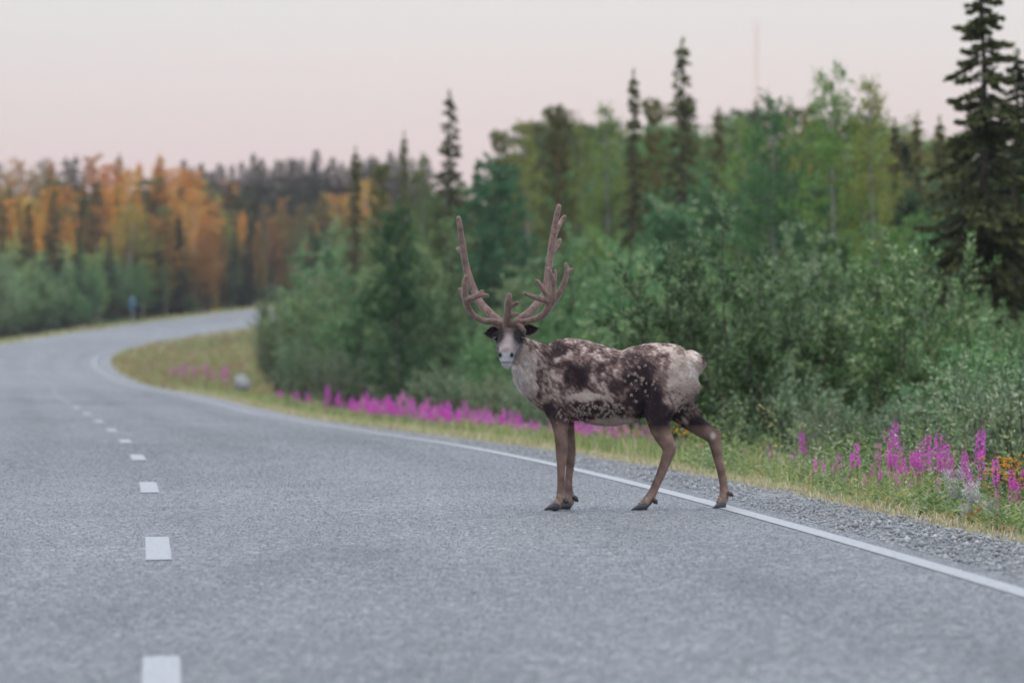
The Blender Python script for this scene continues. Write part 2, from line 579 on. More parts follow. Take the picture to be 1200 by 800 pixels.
gx = np.concatenate([[-4000, -2500, -1500, -900, -600], np.arange(-480, 301, 6.0), [450, 700, 1200, 2200, 4000]])
gy = np.concatenate([[-4000, -2000, -1300, -1000], np.arange(-900, -500, 20.0), np.arange(-480, 1101, 6.0), [1300, 1700, 2500, 4000, 6500]])
GX, GY = np.meshgrid(gx, gy, indexing='ij')
fx, fy = GX.ravel(), GY.ravel()
sN, uN = nearest(fx, fy)
gz = ground_z(fx, fy)
inside = (np.abs(uN) < 21) & (sN > -55) & (sN < 595)
gz = gz - np.where(inside, .8, 0) - np.where((np.abs(uN) < 12) & ~inside, 1.0, 0)
gz = gz + .5 * (vnoise(fx, fy, 23, 9) - .5) * (np.abs(uN) > 25)
gcol = np.array([.035, .05, .022]) * (1 + .5 * (vnoise(fx, fy, 15, 10)[:, None] - .5))
m_ = len(gy)
ii = np.arange(len(gx) - 1)[:, None] * m_; jj = np.arange(m_ - 1)[None]
GQ = np.stack([ii + jj, ii + m_ + jj, ii + m_ + jj + 1, ii + jj + 1], -1).reshape(-1, 4)
structure(link('ground', make_mesh('ground', np.stack([fx, fy, gz], 1), GQ, gcol, smooth=True), M_GROUND))

# stone chippings standing proud of the worn asphalt: they give the surface its grain at this low angle
def chippings():
    rng = np.random.default_rng(3)
    n = 230000
    s = 9.0 * (190.0 / 9.0) ** rng.random(n)
    s = s[rng.random(n) < np.interp(s, [9, 60, 190], [1, 1, .06])]
    n = len(s)
    u = rng.uniform(-3.6, 3.6, n)
    X, Y, Z = off_point(s, u)
    keep = abs(px_of(X, Y) - 600) < 640
    keep &= ~((abs(abs(u) - 3.45) < .075)) & ~((abs(u) < .08) & (abs((s - S0 + .4 + 6) % 12 - 6) < 1.6))
    X, Y, Z = X[keep], Y[keep], Z[keep]
    n = len(X)
    r = rng.uniform(.0032, .0064, n) * (1 + s[keep] / 160)
    h = rng.uniform(.0022, .0048, n) * (1 + s[keep] / 160)
    a = rng.uniform(0, 6.28, n)
    V = np.empty((n, 5, 3))
    for i in range(4):
        rr = r * rng.uniform(.7, 1.3, n)
        V[:, i] = np.stack([X + np.cos(a + i * 1.571) * rr, Y + np.sin(a + i * 1.571) * rr, Z - .001], 1)
    V[:, 4] = np.stack([X + rng.normal(size=n) * r * .3, Y + rng.normal(size=n) * r * .3, Z + h], 1)
    T = (np.array([[0, 1, 4], [1, 2, 4], [2, 3, 4], [3, 0, 4]])[None] + (np.arange(n) * 5)[:, None, None]).reshape(-1, 3)
    k = rng.choice(4, n, p=[.36, .30, .20, .14])
    c = np.array([[.136, .138, .139], [.107, .112, .116], [.178, .174, .171], [.082, .087, .092]])[k] * rng.uniform(.8, 1.25, (n, 1)) * asphalt_tint(s[keep], u[keep], X, Y)
    o = link('stone_chippings', make_mesh('stone_chippings', V.reshape(-1, 3), T, np.repeat(c, 5, axis=0)), surf_mat('chippings', rough=.7, spec=.3), road)
    o['kind'] = 'stuff'
chippings()

# ---------------------------------------------------------------- trees and bushes
M_BARK = surf_mat('bark', rough=.9, spec=.1, noise=.4, nscale=14, bump=.01)
M_SPRUCE = foliage_mat('spruce_needles', trans=.12, rough=.6, var=.22, hue=.02, spec=.15)
M_PINE = foliage_mat('pine_needles', trans=.15, rough=.55, var=.2, hue=.02, spec=.15)
M_LEAF = foliage_mat('broad_leaves', trans=.30, rough=.5, var=.38, hue=.03, spec=.3)
M_WILLOW = foliage_mat('willow_leaves', trans=.24, rough=.42, var=.38, hue=.03, spec=.5)


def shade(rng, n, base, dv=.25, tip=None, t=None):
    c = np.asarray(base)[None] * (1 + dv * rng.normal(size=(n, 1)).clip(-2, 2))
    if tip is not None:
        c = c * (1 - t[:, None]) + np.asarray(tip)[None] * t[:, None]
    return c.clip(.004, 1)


def spruce_proto(H, Rb, seed, dens=1.0, lean=0.0, gap=0.0, base=(.055, .076, .038), q=.15, w=.055):
    rng = np.random.default_rng(seed)
    g = Geo(); tr = Geo()
    z = np.linspace(0, H, 14)
    ax = np.stack([lean * (z / H) ** 2 + .03 * np.sin(z * 1.1 + seed), .03 * np.cos(z * .9), z], 1)
    tr.tube(ax, np.interp(z, [0, H], [.016 * H + .02, .012]), 7, (.11, .085, .07))
    zz = .05 * H
    Ps, Ds, Ls, Ws, ts = [], [], [], [], []
    while zz < H * .985:
        f = zz / H
        cx = np.interp(zz, z, ax[:, 0]); cyy = np.interp(zz, z, ax[:, 1])
        n = rng.integers(4, 7)
        a0 = rng.uniform(0, 6.28)
        for k in range(n):
            if rng.random() < gap:
                continue
            az = a0 + k * 6.283 / n + rng.normal() * .25
            L = (Rb * (1 - f) ** .82 + .06) * rng.uniform(.55, 1.15)
            o = np.array([math.cos(az), math.sin(az), 0])
            sd = np.array([-o[1], o[0], 0])
            t = np.linspace(0, 1, max(4, int(L / .11)))
            dr = .5 + .35 * (1 - f) + rng.normal() * .08
            bz = zz + rng.normal() * .07 * max(H / 8, .8) - dr * L * t + (.30 + .1 * rng.normal()) * L * t ** 2
            P = np.stack([cx + o[0] * L * t, cyy + o[1] * L * t, bz], 1)
            if L > .25:
                tr.tube(P[[0, len(t) // 2, -1]], [.012 * L + .006, .007 * L + .004, .003], 3, (.09, .075, .06), cap=False)
            m = max(7, int(L / .028 * dens))
            tt = rng.uniform(.08, 1, m) ** .8
            PP = np.stack([np.interp(tt, t, P[:, i]) for i in range(3)], 1)
            side = rng.choice([-1, 1], m)[:, None] * rng.uniform(.3, 1.1, (m, 1))
            D = o[None] * rng.uniform(.4, 1.0, (m, 1)) + sd[None] * side + np.array([0, 0, -1]) * rng.uniform(.05, .75, (m, 1))
            D /= np.linalg.norm(D, axis=1)[:, None]
            l = (.30 * L * (1.1 - tt) + .07) * rng.uniform(.6, 1.2, m)
            # every twig as a chain of needle sprays
            for c in range(2):
                q0 = PP + D * (l * c * .5)[:, None]
                Ps.append(q0); Ds.append(D + rng.normal(size=(m, 3)) * .18 + np.array([0, 0, -.12 * c]))
                Ls.append(np.maximum(l * .62, q * .6)); Ws.append(np.full(m, w) * rng.uniform(.7, 1.5, m)); ts.append(tt)
            # needles along the branch itself
            Ps.append(PP); Ds.append(np.tile(o + np.array([0, 0, -.3]), (m, 1)) + rng.normal(size=(m, 3)) * .25); Ls.append(np.full(m, q)); Ws.append(np.full(m, w * 1.2)); ts.append(tt)
        zz += rng.uniform(.10, .20) * (1 + .3 * (1 - f)) * max(H / 8, .8)
    # leader shoot
    m = 40
    zl = rng.uniform(H * .93, H * 1.01, m)
    Ps.append(np.stack([np.full(m, ax[-1, 0]), np.full(m, ax[-1, 1]), zl], 1)); Ds.append(rng.normal(size=(m, 3)) * .5 + np.array([0, 0, .8])); Ls.append(np.full(m, .12)); Ws.append(np.full(m, w * .8)); ts.append(np.ones(m))
    P, D, L, W, t = map(np.concatenate, (Ps, Ds, Ls, Ws, ts))
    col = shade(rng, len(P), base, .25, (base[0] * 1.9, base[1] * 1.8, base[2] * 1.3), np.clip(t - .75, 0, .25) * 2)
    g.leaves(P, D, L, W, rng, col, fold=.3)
    return tr.mesh('trunk', True), g.mesh('crown'), H


def pine_proto(H, seed, base=(.095, .135, .055), clear=.22, Rb=1.1):
    rng = np.random.default_rng(seed)
    g = Geo(); tr = Geo()
    z = np.linspace(0, H, 16)
    ax = np.stack([.06 * np.sin(z * .8 + seed), .05 * np.cos(z * .7 + seed), z], 1)
    f = np.clip(z / H * 1.6 - .3, 0, 1)[:, None]
    ck = np.repeat(np.array([.10, .08, .07]) * (1 - f) + np.array([.26, .125, .06]) * f, 8, axis=0)
    ck = np.concatenate([ck, ck[:1], ck[-1:]])
    tr.tube(ax, np.interp(z, [0, H], [.014 * H + .02, .015]), 8, ck)
    zz = H * clear
    Ps, Ds, Ls = [], [], []
    while zz < H * .99:
        ff = (zz - H * clear) / (H * (1 - clear))
        n = rng.integers(4, 6); a0 = rng.uniform(0, 6.28)
        for k in range(n):
            az = a0 + k * 6.283 / n + rng.normal() * .3
            L = Rb * (math.sin(min(1, .35 + ff * .9) * math.pi * .92) ** .7 * .9 + .12) * rng.uniform(.6, 1.15)
            o = np.array([math.cos(az), math.sin(az), rng.uniform(.15, .6)])
            cx = np.interp(zz, z, ax[:, 0]); cyy = np.interp(zz, z, ax[:, 1])
            t = np.linspace(0, 1, 5)[:, None]
            P = np.array([cx, cyy, zz]) + o * L * t + np.array([0, 0, .18 * L]) * t ** 2
            tr.tube(P, np.linspace(.014 * L + .008, .004, 5), 4, (.16, .09, .055), cap=False)
            for _ in range(int(5 + 9 * L)):
                tt = rng.uniform(.3, 1.02)
                c = np.array([np.interp(tt, t[:, 0], P[:, i]) for i in range(3)]) + rng.normal(size=3) * .10 * L
                m = 15
                d = rng.normal(size=(m, 3)) * .75 + o * .6 + np.array([0, 0, .55])
                Ps.append(np.tile(c, (m, 1)) + rng.normal(size=(m, 3)) * .03); Ds.append(d); Ls.append(rng.uniform(.09, .16, m))
        zz += rng.uniform(.25, .42) * max(H / 7, .8)
    P, D, L = map(np.concatenate, (Ps, Ds, Ls))
    g.leaves(P, D, L, .022 + .012 * rng.random(len(P)), rng, shade(rng, len(P), base, .28), fold=.2)
    return tr.mesh('trunk', True), g.mesh('crown'), H


def birch_proto(H, seed, base=(.065, .105, .030), Rb=1.0, leaf=.062, nb=64, bark=(.33, .30, .27), start=.12, wid=.62, per=290):
    """upright broad-leaved tree: trunk, ascending limbs, twigs with small leaves in clumps"""
    rng = np.random.default_rng(seed)
    g = Geo(); tr = Geo()
    z = np.linspace(0, H * .97, 14)
    ax = np.stack([.10 * np.sin(z * .5 + seed), .10 * np.cos(z * .43 + seed * 2) - .1 * math.cos(seed * 2), z], 1)
    tr.tube(ax, np.interp(z, [0, H], [.009 * H + .02, .008]), 7, bark)
    Ps, Ds = [], []
    for b in range(nb):
        f = start + (1 - start) * ((b + rng.random()) / nb) ** .9
        zz = f * H * .97
        L = Rb * (math.sin(math.pi * min(.97, (.22 + .78 * f)) ) ** .8 * .95 + .12) * rng.uniform(.6, 1.25)
        az = b * 2.4 + rng.normal() * .4
        el = rng.uniform(.5, 1.1)
        o = np.array([math.cos(az) * math.cos(el), math.sin(az) * math.cos(el), math.sin(el)])
        c0 = np.array([np.interp(zz, z, ax[:, 0]), np.interp(zz, z, ax[:, 1]), zz])
        t = np.linspace(0, 1, 6)[:, None]
        P = c0 + o * L * 1.25 * t + np.array([math.cos(az) * .25, math.sin(az) * .25, -.30]) * L * t ** 2 + np.cumsum(rng.normal(size=(6, 3)) * .03 * L, axis=0)
        tr.tube(P, np.linspace(.010 * L + .006, .002, 6), 4, tuple(np.array(bark) * .6), cap=False)
        nt = int(4 + 5 * L)
        for _ in range(nt):
            tt = rng.uniform(.25, 1)
            c = np.array([np.interp(tt, t[:, 0], P[:, i]) for i in range(3)])
            d = o * .6 + rng.normal(size=3) * .75 + np.array([0, 0, .15])
            d /= np.linalg.norm(d)
            l = rng.uniform(.18, .42) * (.5 + .5 * L)
            m = max(5, int(per * l * .3))
            s = rng.random(m)
            pts = c + d * (l * s)[:, None] + np.array([0, 0, -.14 * l]) * (s ** 2)[:, None] + rng.normal(size=(m, 3)) * .045
            Ps.append(pts); Ds.append(d + rng.normal(size=(m, 3)) * .8 + np.array([0, 0, -.25]))
    P, D = map(np.concatenate, (Ps, Ds))
    n = len(P)
    g.leaves(P, D, leaf * rng.uniform(.7, 1.25, n), leaf * wid * rng.uniform(.7, 1.2, n), rng, shade(rng, n, base, .22), fold=.2, mid=.4)
    return tr.mesh('trunk', True), g.mesh('crown'), H


def willow_proto(H, Rb, seed, base=(0.137, 0.261, 0.086), pale=(0.378, 0.487, 0.227), leaf=.09, nst=22, shoots=17, per=30):
    """many-stemmed bush: rising stems, upright shoots set with narrow leaves"""
    rng = np.random.default_rng(seed)
    g = Geo(); tr = Geo()
    Ps, Ds, Tt = [], [], []
    for k in range(nst):
        az = k * 2.399 + rng.normal() * .3
        rad = Rb * math.sqrt((k + .5) / nst)
        top = H * (1 - .48 * (rad / Rb) ** 2.2) * rng.uniform(.82, 1.05)
        e = np.array([math.cos(az) * rad * .92, math.sin(az) * rad * .92, top])
        b0 = np.array([math.cos(az), math.sin(az), 0]) * rad * .22
        t = np.linspace(0, 1, 7)[:, None]
        P = b0 + (e - b0) * t + np.array([math.cos(az), math.sin(az), -.2]) * (rad * .55) * (t * (1 - t)) + np.cumsum(rng.normal(size=(7, 3)) * .015 * H, axis=0) * t
        tr.tube(P, np.linspace(.012 + .004 * H, .003, 7), 5, (.10, .085, .065), cap=False)
        for j in range(shoots):
            tt = rng.uniform(.08, 1.0) ** .75
            c = np.array([np.interp(tt, t[:, 0], P[:, i]) for i in range(3)])
            out = c * np.array([1, 1, 0]); out /= np.linalg.norm(out) + .3
            d = np.array([0, 0, 1.0]) * rng.uniform(.35, 1.1) + out * rng.uniform(0, .9) + rng.normal(size=3) * .45
            d /= np.linalg.norm(d)
            l = rng.uniform(.22, .55) * (.55 + .16 * H)
            m = int(per * rng.uniform(.7, 1.3))
            s = np.linspace(.05, 1, m)
            pts = c + d * (l * s)[:, None] + rng.normal(size=(m, 3)) * .012
            ph = np.arange(m) * 2.4 + rng.uniform(0, 6)
            a = np.cross(d, [.3, .5, .8]); a /= np.linalg.norm(a); bb = np.cross(d, a)
            D = d * .75 + (a[None] * np.cos(ph)[:, None] + bb[None] * np.sin(ph)[:, None]) * .8 + rng.normal(size=(m, 3)) * .15
            Ps.append(pts); Ds.append(D); Tt.append(s * rng.uniform(.2, 1))
            tr.tube(np.stack([c, c + d * l]), [.004, .0015], 3, (.13, .12, .07), cap=False)
    P, D, t = map(np.concatenate, (Ps, Ds, Tt))
    n = len(P)
    pick = (rng.random(n) < .28)[:, None]
    col = np.where(pick, shade(rng, n, pale, .18), shade(rng, n, base, .2))
    g.leaves(P, D, leaf * rng.uniform(.7, 1.25, n), leaf * .34 * rng.uniform(.8, 1.3, n), rng, col, fold=.25, mid=.45)
    return tr.mesh('stem', True), g.mesh('foliage'), H

SPR = [spruce_proto(8, 1.15, 11), spruce_proto(8, .95, 12), spruce_proto(8, 1.3, 13, gap=.08), spruce_proto(8, .70, 14)]
SPR_HERO = spruce_proto(8.2, 1.8, 21, dens=2.3, gap=.08, base=(.085, .10, .042), q=.13, w=.05)
PIN = [pine_proto(7, 31), pine_proto(7, 32, Rb=.9, clear=.3), pine_proto(7, 33, Rb=1.25, clear=.15)]
PIN_SUNTINT = [pine_proto(7, 34, base=(.31, .215, .06)), pine_proto(7, 35, base=(.34, .20, .065), Rb=1.0)]  # orange of the low sun mixed into the needle colour
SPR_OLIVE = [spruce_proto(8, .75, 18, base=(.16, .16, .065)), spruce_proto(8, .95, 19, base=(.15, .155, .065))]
SPR_SUNTINT = [spruce_proto(8, 1.2, 15, base=(.29, .185, .055)), spruce_proto(8, 1.0, 16, base=(.33, .185, .058)), spruce_proto(8, 1.35, 17, base=(.23, .185, .055))]  # spruces with the evening sun's orange put into their base colour
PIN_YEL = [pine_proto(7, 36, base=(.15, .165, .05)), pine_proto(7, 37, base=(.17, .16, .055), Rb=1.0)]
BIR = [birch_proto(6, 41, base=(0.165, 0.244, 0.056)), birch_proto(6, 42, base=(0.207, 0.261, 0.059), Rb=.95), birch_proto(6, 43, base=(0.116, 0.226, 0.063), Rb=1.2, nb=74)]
BIR_SUNTINT = [birch_proto(6, 44, base=(.36, .25, .06), Rb=.95), birch_proto(6, 45, base=(.22, .20, .05), Rb=.9)]  # birch leaves warmed with the same sunlight in their colour
ASP = [birch_proto(6, 46, base=(0.076, 0.180, 0.067), Rb=1.15, leaf=.08, wid=.85, bark=(.16, .16, .12))]
WIL = [willow_proto(3, 1.15, 51), willow_proto(3, 1.0, 52, base=(0.120, 0.249, 0.076)), willow_proto(3, 1.35, 53, base=(0.091, 0.209, 0.065), pale=(0.256, 0.383, 0.162), nst=26),
       willow_proto(3, .9, 54, base=(0.165, 0.261, 0.108), pale=(0.415, 0.487, 0.281))]
WIL_LOW = [willow_proto(1.3, .75, 55, base=(0.159, 0.244, 0.119), pale=(0.378, 0.429, 0.270), leaf=.065, nst=26, shoots=9, per=18),
           willow_proto(1.3, .6, 56, base=(0.134, 0.220, 0.092), pale=(0.329, 0.394, 0.227), leaf=.06, nst=22, shoots=10, per=18)]
for p in SPR + SPR_OLIVE + SPR_SUNTINT: p[1].materials.append(M_SPRUCE)
SPR_HERO[1].materials.append(M_SPRUCE)
for p in PIN + PIN_SUNTINT + PIN_YEL: p[1].materials.append(M_PINE)
for p in BIR + BIR_SUNTINT + ASP: p[1].materials.append(M_LEAF)
for p in WIL + WIL_LOW: p[1].materials.append(M_WILLOW)
for p in SPR + SPR_OLIVE + SPR_SUNTINT + [SPR_HERO] + PIN + PIN_SUNTINT + PIN_YEL + BIR + BIR_SUNTINT + ASP + WIL + WIL_LOW: p[0].materials.append(M_BARK)

PLANTED = []      # (picture column, kind, zone, object) so that every label can say which one it is
rng_t = np.random.default_rng(7)


def plant(proto, name, x, y, height, wide=1.0, cat='tree', sink=.05):
    z = float(ground_z(x, y)[0])
    k = height / proto[2]
    o = bpy.data.objects.new(name, None)
    C.objects.link(o)
    o.location = (x, y, z - sink)
    o.rotation_euler = (0, 0, rng_t.uniform(0, 6.28))
    o.scale = (k * wide, k * wide, k)
    o['category'] = cat
    link(proto[0].name.split('.')[0], proto[0], None, o)
    link(proto[1].name.split('.')[0], proto[1], None, o)
    return o


def plant_px(proto, name, px, d, top, wide=1.0, cat='tree', zone=None, desc=None):
    """stand a tree at picture column px, d metres away, tall enough to reach picture row top"""
    x = (px - 600) / FPX * d
    zt = CAM_H + (HOR - top) / FPX * d
    h = zt - float(ground_z(x, d)[0])
    if h < .4:
        return None
    o = plant(proto, name, x, d, h, wide, cat)
    PLANTED.append((px, zone, desc, o))
    return o

def label_planted():
    zones = {}
    for px, zone, desc, o in PLANTED:
        zones.setdefault((zone, desc), []).append((px, o))
    for (zone, desc), lst in zones.items():
        lst.sort(key=lambda a: a[0])
        for i, (px, o) in enumerate(lst):
            o['label'] = f'{desc} {zone}' if len(lst) == 1 else f'{desc} {zone}, {ordinal(i)} from left'
            if len(lst) > 1:
                o['group'] = f'{desc} {zone}'

# skyline of the wood on the right and the tops of the bushes in front of it (picture columns and rows)
SKX = np.array([300, 340, 380, 420, 460, 500, 550, 600, 650, 700, 760, 810, 850, 900, 950, 1000, 1060, 1100, 1150, 1230])
SKY_ = np.array([325, 275, 250, 225, 196, 190, 182, 158, 146, 136, 130, 140, 150, 138, 165, 140, 148, 165, 175, 175])
FRX = np.array([300, 330, 360, 420, 470, 540, 600, 650, 700, 760, 840, 900, 960, 1010, 1060, 1120, 1230])
FRY = np.array([360, 350, 345, 345, 350, 375, 385, 370, 380, 360, 345, 370, 385, 375, 370, 390, 390])

def in_road_clear(x, y, clear):
    s, u = nearest(x, y)
    return abs(u[0]) > clear

# front row: willows along the ditch
rows = [(9.6, 0.00, 58, 'front'), (11.6, .26, 52, 'front'), (14.5, .46, 42, 'middle'), (18.5, .64, 32, 'middle'), (23, .80, 24, 'back'), (28, .92, 19, 'back'), (35, 1.0, 15, 'back')]
for ri, (u, t, sp, rname) in enumerate(rows):
    px = 318 + rng_t.uniform(0, 20)
    while px < 1480:
        s = find(px, u + rng_t.normal() * .5)
        X, Y, Z = off_point(s, u)
        d = float(Y)
        if 40 < d < 330:
            top = np.interp(px, FRX, FRY) * (1 - t) + np.interp(px, SKX, SKY_) * t + rng_t.normal() * (30 if t < .5 else 18)
            if ri <= 1:
                pr = WIL[rng_t.integers(0, 4)]; nm, desc, cat = 'willow_bush', 'grey-green willow bush', 'bush'
                wd = rng_t.uniform(.85, 1.15)
            elif ri <= 3:
                r = rng_t.random()
                if r < .42: pr, nm, desc, cat = BIR[rng_t.integers(0, 3)], 'birch_tree', 'leafy green birch', 'tree'
                elif r < .62: pr, nm, desc, cat = ASP[0], 'aspen_tree', 'dark green aspen', 'tree'
                elif r < .92: pr, nm, desc, cat = WIL[rng_t.integers(0, 4)], 'willow_bush', 'tall grey-green willow', 'bush'
                else: pr, nm, desc, cat = SPR[rng_t.integers(0, 4)], 'spruce_tree', 'small dark spruce', 'tree'
                wd = rng_t.uniform(1.0, 1.45)
            else:
                r = rng_t.random()
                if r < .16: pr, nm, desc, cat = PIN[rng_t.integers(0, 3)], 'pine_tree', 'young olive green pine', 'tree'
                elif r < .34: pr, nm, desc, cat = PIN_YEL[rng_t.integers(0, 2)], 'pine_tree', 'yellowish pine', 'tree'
                elif r < .72: pr, nm, desc, cat = BIR[rng_t.integers(0, 3)], 'birch_tree', 'tall green birch', 'tree'
                elif r < .93: pr, nm, desc, cat = BIR_SUNTINT[1], 'birch_tree', 'light yellow-green birch', 'tree'
                else: pr, nm, desc, cat = SPR[rng_t.integers(0, 4)], 'spruce_tree', 'slender dark spruce', 'tree'
                wd = rng_t.uniform(1.35, 2.0)
                if nm == 'spruce_tree': top -= 14; wd *= .8
            zone = f'in the {rname} wood ' + ('left of the antlers' if px < 530 else 'behind the antlers' if px < 680 else 'above the reindeer back' if px < 830 else 'between reindeer and tall spruce' if px < 1090 else 'around the tall spruce' if px < 1215 else 'past the right edge')
            plant_px(pr, nm, px, d, top, wd, cat, zone, desc)
        px += sp * rng_t.uniform(.75, 1.3) * (1 if px < 1215 else 1.9)

# named single trees of the skyline
plant_px(SPR_HERO, 'spruce_tree', 1152, 84, -62, 1.0, 'tree', 'at the right edge, reaching out of the picture', 'tall ragged dark spruce')
plant_px(SPR[1], 'spruce_tree', 1190, 88, 60, 1.2, 'tree', 'close to the right of the tall ragged spruce', 'dense dark spruce')
plant_px(SPR[2], 'spruce_tree', 1126, 92, 165, 1.35, 'tree', 'under the branches of the tall ragged spruce', 'dense dark spruce')
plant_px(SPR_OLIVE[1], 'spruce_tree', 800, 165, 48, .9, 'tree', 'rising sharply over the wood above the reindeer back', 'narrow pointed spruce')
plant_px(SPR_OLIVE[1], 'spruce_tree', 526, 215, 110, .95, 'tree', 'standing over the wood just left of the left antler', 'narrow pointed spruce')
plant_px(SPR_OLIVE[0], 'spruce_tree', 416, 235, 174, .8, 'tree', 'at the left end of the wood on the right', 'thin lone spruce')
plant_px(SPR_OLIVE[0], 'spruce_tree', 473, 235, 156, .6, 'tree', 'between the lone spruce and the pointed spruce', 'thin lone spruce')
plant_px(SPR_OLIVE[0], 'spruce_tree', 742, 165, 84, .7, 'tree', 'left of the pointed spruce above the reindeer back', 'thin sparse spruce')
plant_px(BIR[0], 'birch_tree', 984, 112, 74, .72, 'tree', 'left of its twin, left of the tall ragged spruce', 'tall narrow birch')
plant_px(BIR[1], 'birch_tree', 1022, 112, 84, .62, 'tree', 'right of its twin, left of the tall ragged spruce', 'tall narrow birch')
plant_px(BIR[2], 'birch_tree', 902, 118, 112, .72, 'tree', 'rising over the wood under the distant mast', 'round topped birch')
plant_px(WIL[2], 'willow_bush', 838, 66, 248, 1.05, 'bush', 'right above the reindeer rump', 'large round pale green willow')
plant_px(WIL[1], 'willow_bush', 1065, 66, 278, 1.1, 'bush', 'left of the foot of the tall ragged spruce', 'large round green willow')
plant_px(ASP[0], 'aspen_tree', 468, 128, 240, .8, 'tree', 'left of the left antler at the front of the wood', 'dark green round aspen')

for px, lift in ((560, 6), (588, 16), (618, 10), (655, 18), (684, 8), (712, 14), (768, 10), (842, 16), (868, 6), (926, 14), (950, 20), (1050, 10), (1076, 20), (1100, 28), (495, 8), (445, 10)):
    ky = int(rng_t.choice([0, 2, 3], p=[.2, .45, .35]))
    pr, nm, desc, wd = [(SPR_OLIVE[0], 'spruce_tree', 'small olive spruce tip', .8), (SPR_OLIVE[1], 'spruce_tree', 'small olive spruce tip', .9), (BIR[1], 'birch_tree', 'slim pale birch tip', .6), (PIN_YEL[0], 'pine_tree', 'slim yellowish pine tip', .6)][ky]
    plant_px(pr, nm, px, 150 + (1000 - px) * .12 + rng_t.uniform(-6, 6), float(np.interp(px, SKX, SKY_)) - lift + rng_t.normal() * 6, wd, 'tree', 'along the skyline of the wood', desc)

# low willow shoots along the ditch, right of the reindeer
for px, u, top in ((868, 7.6, 470), (905, 7.4, 425), (938, 7.7, 440), (972, 7.3, 468), (1010, 7.5, 480), (1050, 7.9, 455), (1085, 7.4, 470), (1118, 7.6, 430), (1150, 7.2, 450), (1185, 7.6, 400), (1215, 7.4, 420),
                   (700, 8.0, 440), (640, 8.0, 436), (580, 8.1, 430), (520, 8.1, 425), (460, 8.1, 415), (400, 8.2, 405), (350, 8.2, 395)):
    s = find(px, u)
    X, Y, Z = off_point(s, u)
    plant_px(WIL_LOW[rng_t.integers(0, 2)], 'willow_shrub', px, float(Y), top, rng_t.uniform(.8, 1.05), 'shrub',
             'in the ditch right of the reindeer' if px > 850 else 'in the ditch behind or left of the reindeer', 'low silvery willow shrub')

# left side of the far bend: green thicket by the road, spruces in it
for s in np.arange(366, 456, 1.7):
    for layer in range(2):
        u = -(8.5 + layer * 5 + rng_t.uniform(0, 3.5))
        X, Y, Z = off_point(s + rng_t.uniform(-1.5, 1.5), u)
        px, d = float(px_of(X, Y)), float(Y)
        if not -30 < px < 360: continue
        top = float(np.interp(px, [0, 60, 130, 200, 260, 330], [300, 312, 312, 322, 338, 338])) + rng_t.normal() * 13 - layer * 14
        r = rng_t.random()
        pr, nm, desc, cat = ((WIL[rng_t.integers(0, 4)], 'willow_bush', 'green willow bush', 'bush') if r < .55 else (BIR[rng_t.integers(0, 3)], 'birch_tree', 'small green birch', 'tree'))
        plant_px(pr, nm, px, d, top, rng_t.uniform(.9, 1.3), cat, ('lining' if layer == 0 else 'set back from') + ' the far bend of the road', desc)
for px, d, top, w in ((63, 401, 222, 1.1), (33, 398, 236, 1.05), (4, 396, 238, 1.1), (185, 425, 272, 1.1), (128, 416, 268, 1.0), (240, 440, 285, .9), (160, 424, 286, 1.0), (92, 408, 262, .9)):
    plant_px(SPR[rng_t.integers(0, 4)], 'spruce_tree', px, d, top, w, 'tree', 'in front of the sunlit wood beyond the far bend', 'dark spruce')

# sunlit wood behind the bend, a darker wood on the rise behind it
px = -20
while px < 430:
    for layer in range(3):
        d = 430 + layer * 26 + rng_t.uniform(-8, 8) + max(0, px - 230) * .25
        p_ = px + rng_t.normal() * 5
        x = (p_ - 600) / FPX * d
        if not in_road_clear(x, d, 8.0): continue
        skyl = float(np.interp(p_, [0, 100, 200, 250, 300, 340, 380, 430], [178, 184, 178, 200, 224, 232, 214, 216]))
        top = skyl + 14 + (2 - layer) * 28 + rng_t.normal() * 8
        r = rng_t.random()
        if r < .30: pr, nm, desc = SPR_SUNTINT[rng_t.integers(0, 3)], 'spruce_tree', 'sunlit orange spruce'
        elif r < .52: pr, nm, desc = PIN_SUNTINT[rng_t.integers(0, 2)], 'pine_tree', 'sunlit orange pine'
        elif r < .74: pr, nm, desc = BIR_SUNTINT[rng_t.integers(0, 2)], 'birch_tree', 'sunlit golden birch'
        elif r < .86: pr, nm, desc = PIN[rng_t.integers(0, 3)], 'pine_tree', 'sunlit green pine'
        else:
            pr, nm, desc = SPR[rng_t.integers(0, 4)], 'spruce_tree', 'pointed spruce'; top -= 8
        plant_px(pr, nm, p_, d, top, rng_t.uniform(1.2, 1.65), 'tree', ('in the front' if layer == 0 else 'in the middle' if layer == 1 else 'at the back') + ' of the sunlit wood beyond the bend', desc)
    px += 9 * rng_t.uniform(.8, 1.25)
px = 215
while px < 500:
    d = 640 + rng_t.uniform(-25, 25)
    top = float(np.interp(px, [215, 260, 300, 360, 430, 500], [196, 196, 190, 186, 186, 192])) + rng_t.normal() * 8
    plant_px(SPR[rng_t.integers(0, 3)], 'spruce_tree', px, d, top, rng_t.uniform(1.5, 2.2), 'tree', 'in the far wood on the rise at left', 'hazy blue-green spruce')
    px += 5.5 * rng_t.uniform(.8, 1.25)
label_planted()

# ---------------------------------------------------------------- the reindeer
# laid out at its own size: picture columns / rows of the animal at 35.9 m, 185.7 pixels to the metre
RD = 35.9
PXM = FPX / RD
RX0, RY0 = 740.0, 597.0
def rp(px, py, dep=0.0):
    return np.array([(px - RX0) / PXM, dep, (RY0 - py) / PXM])

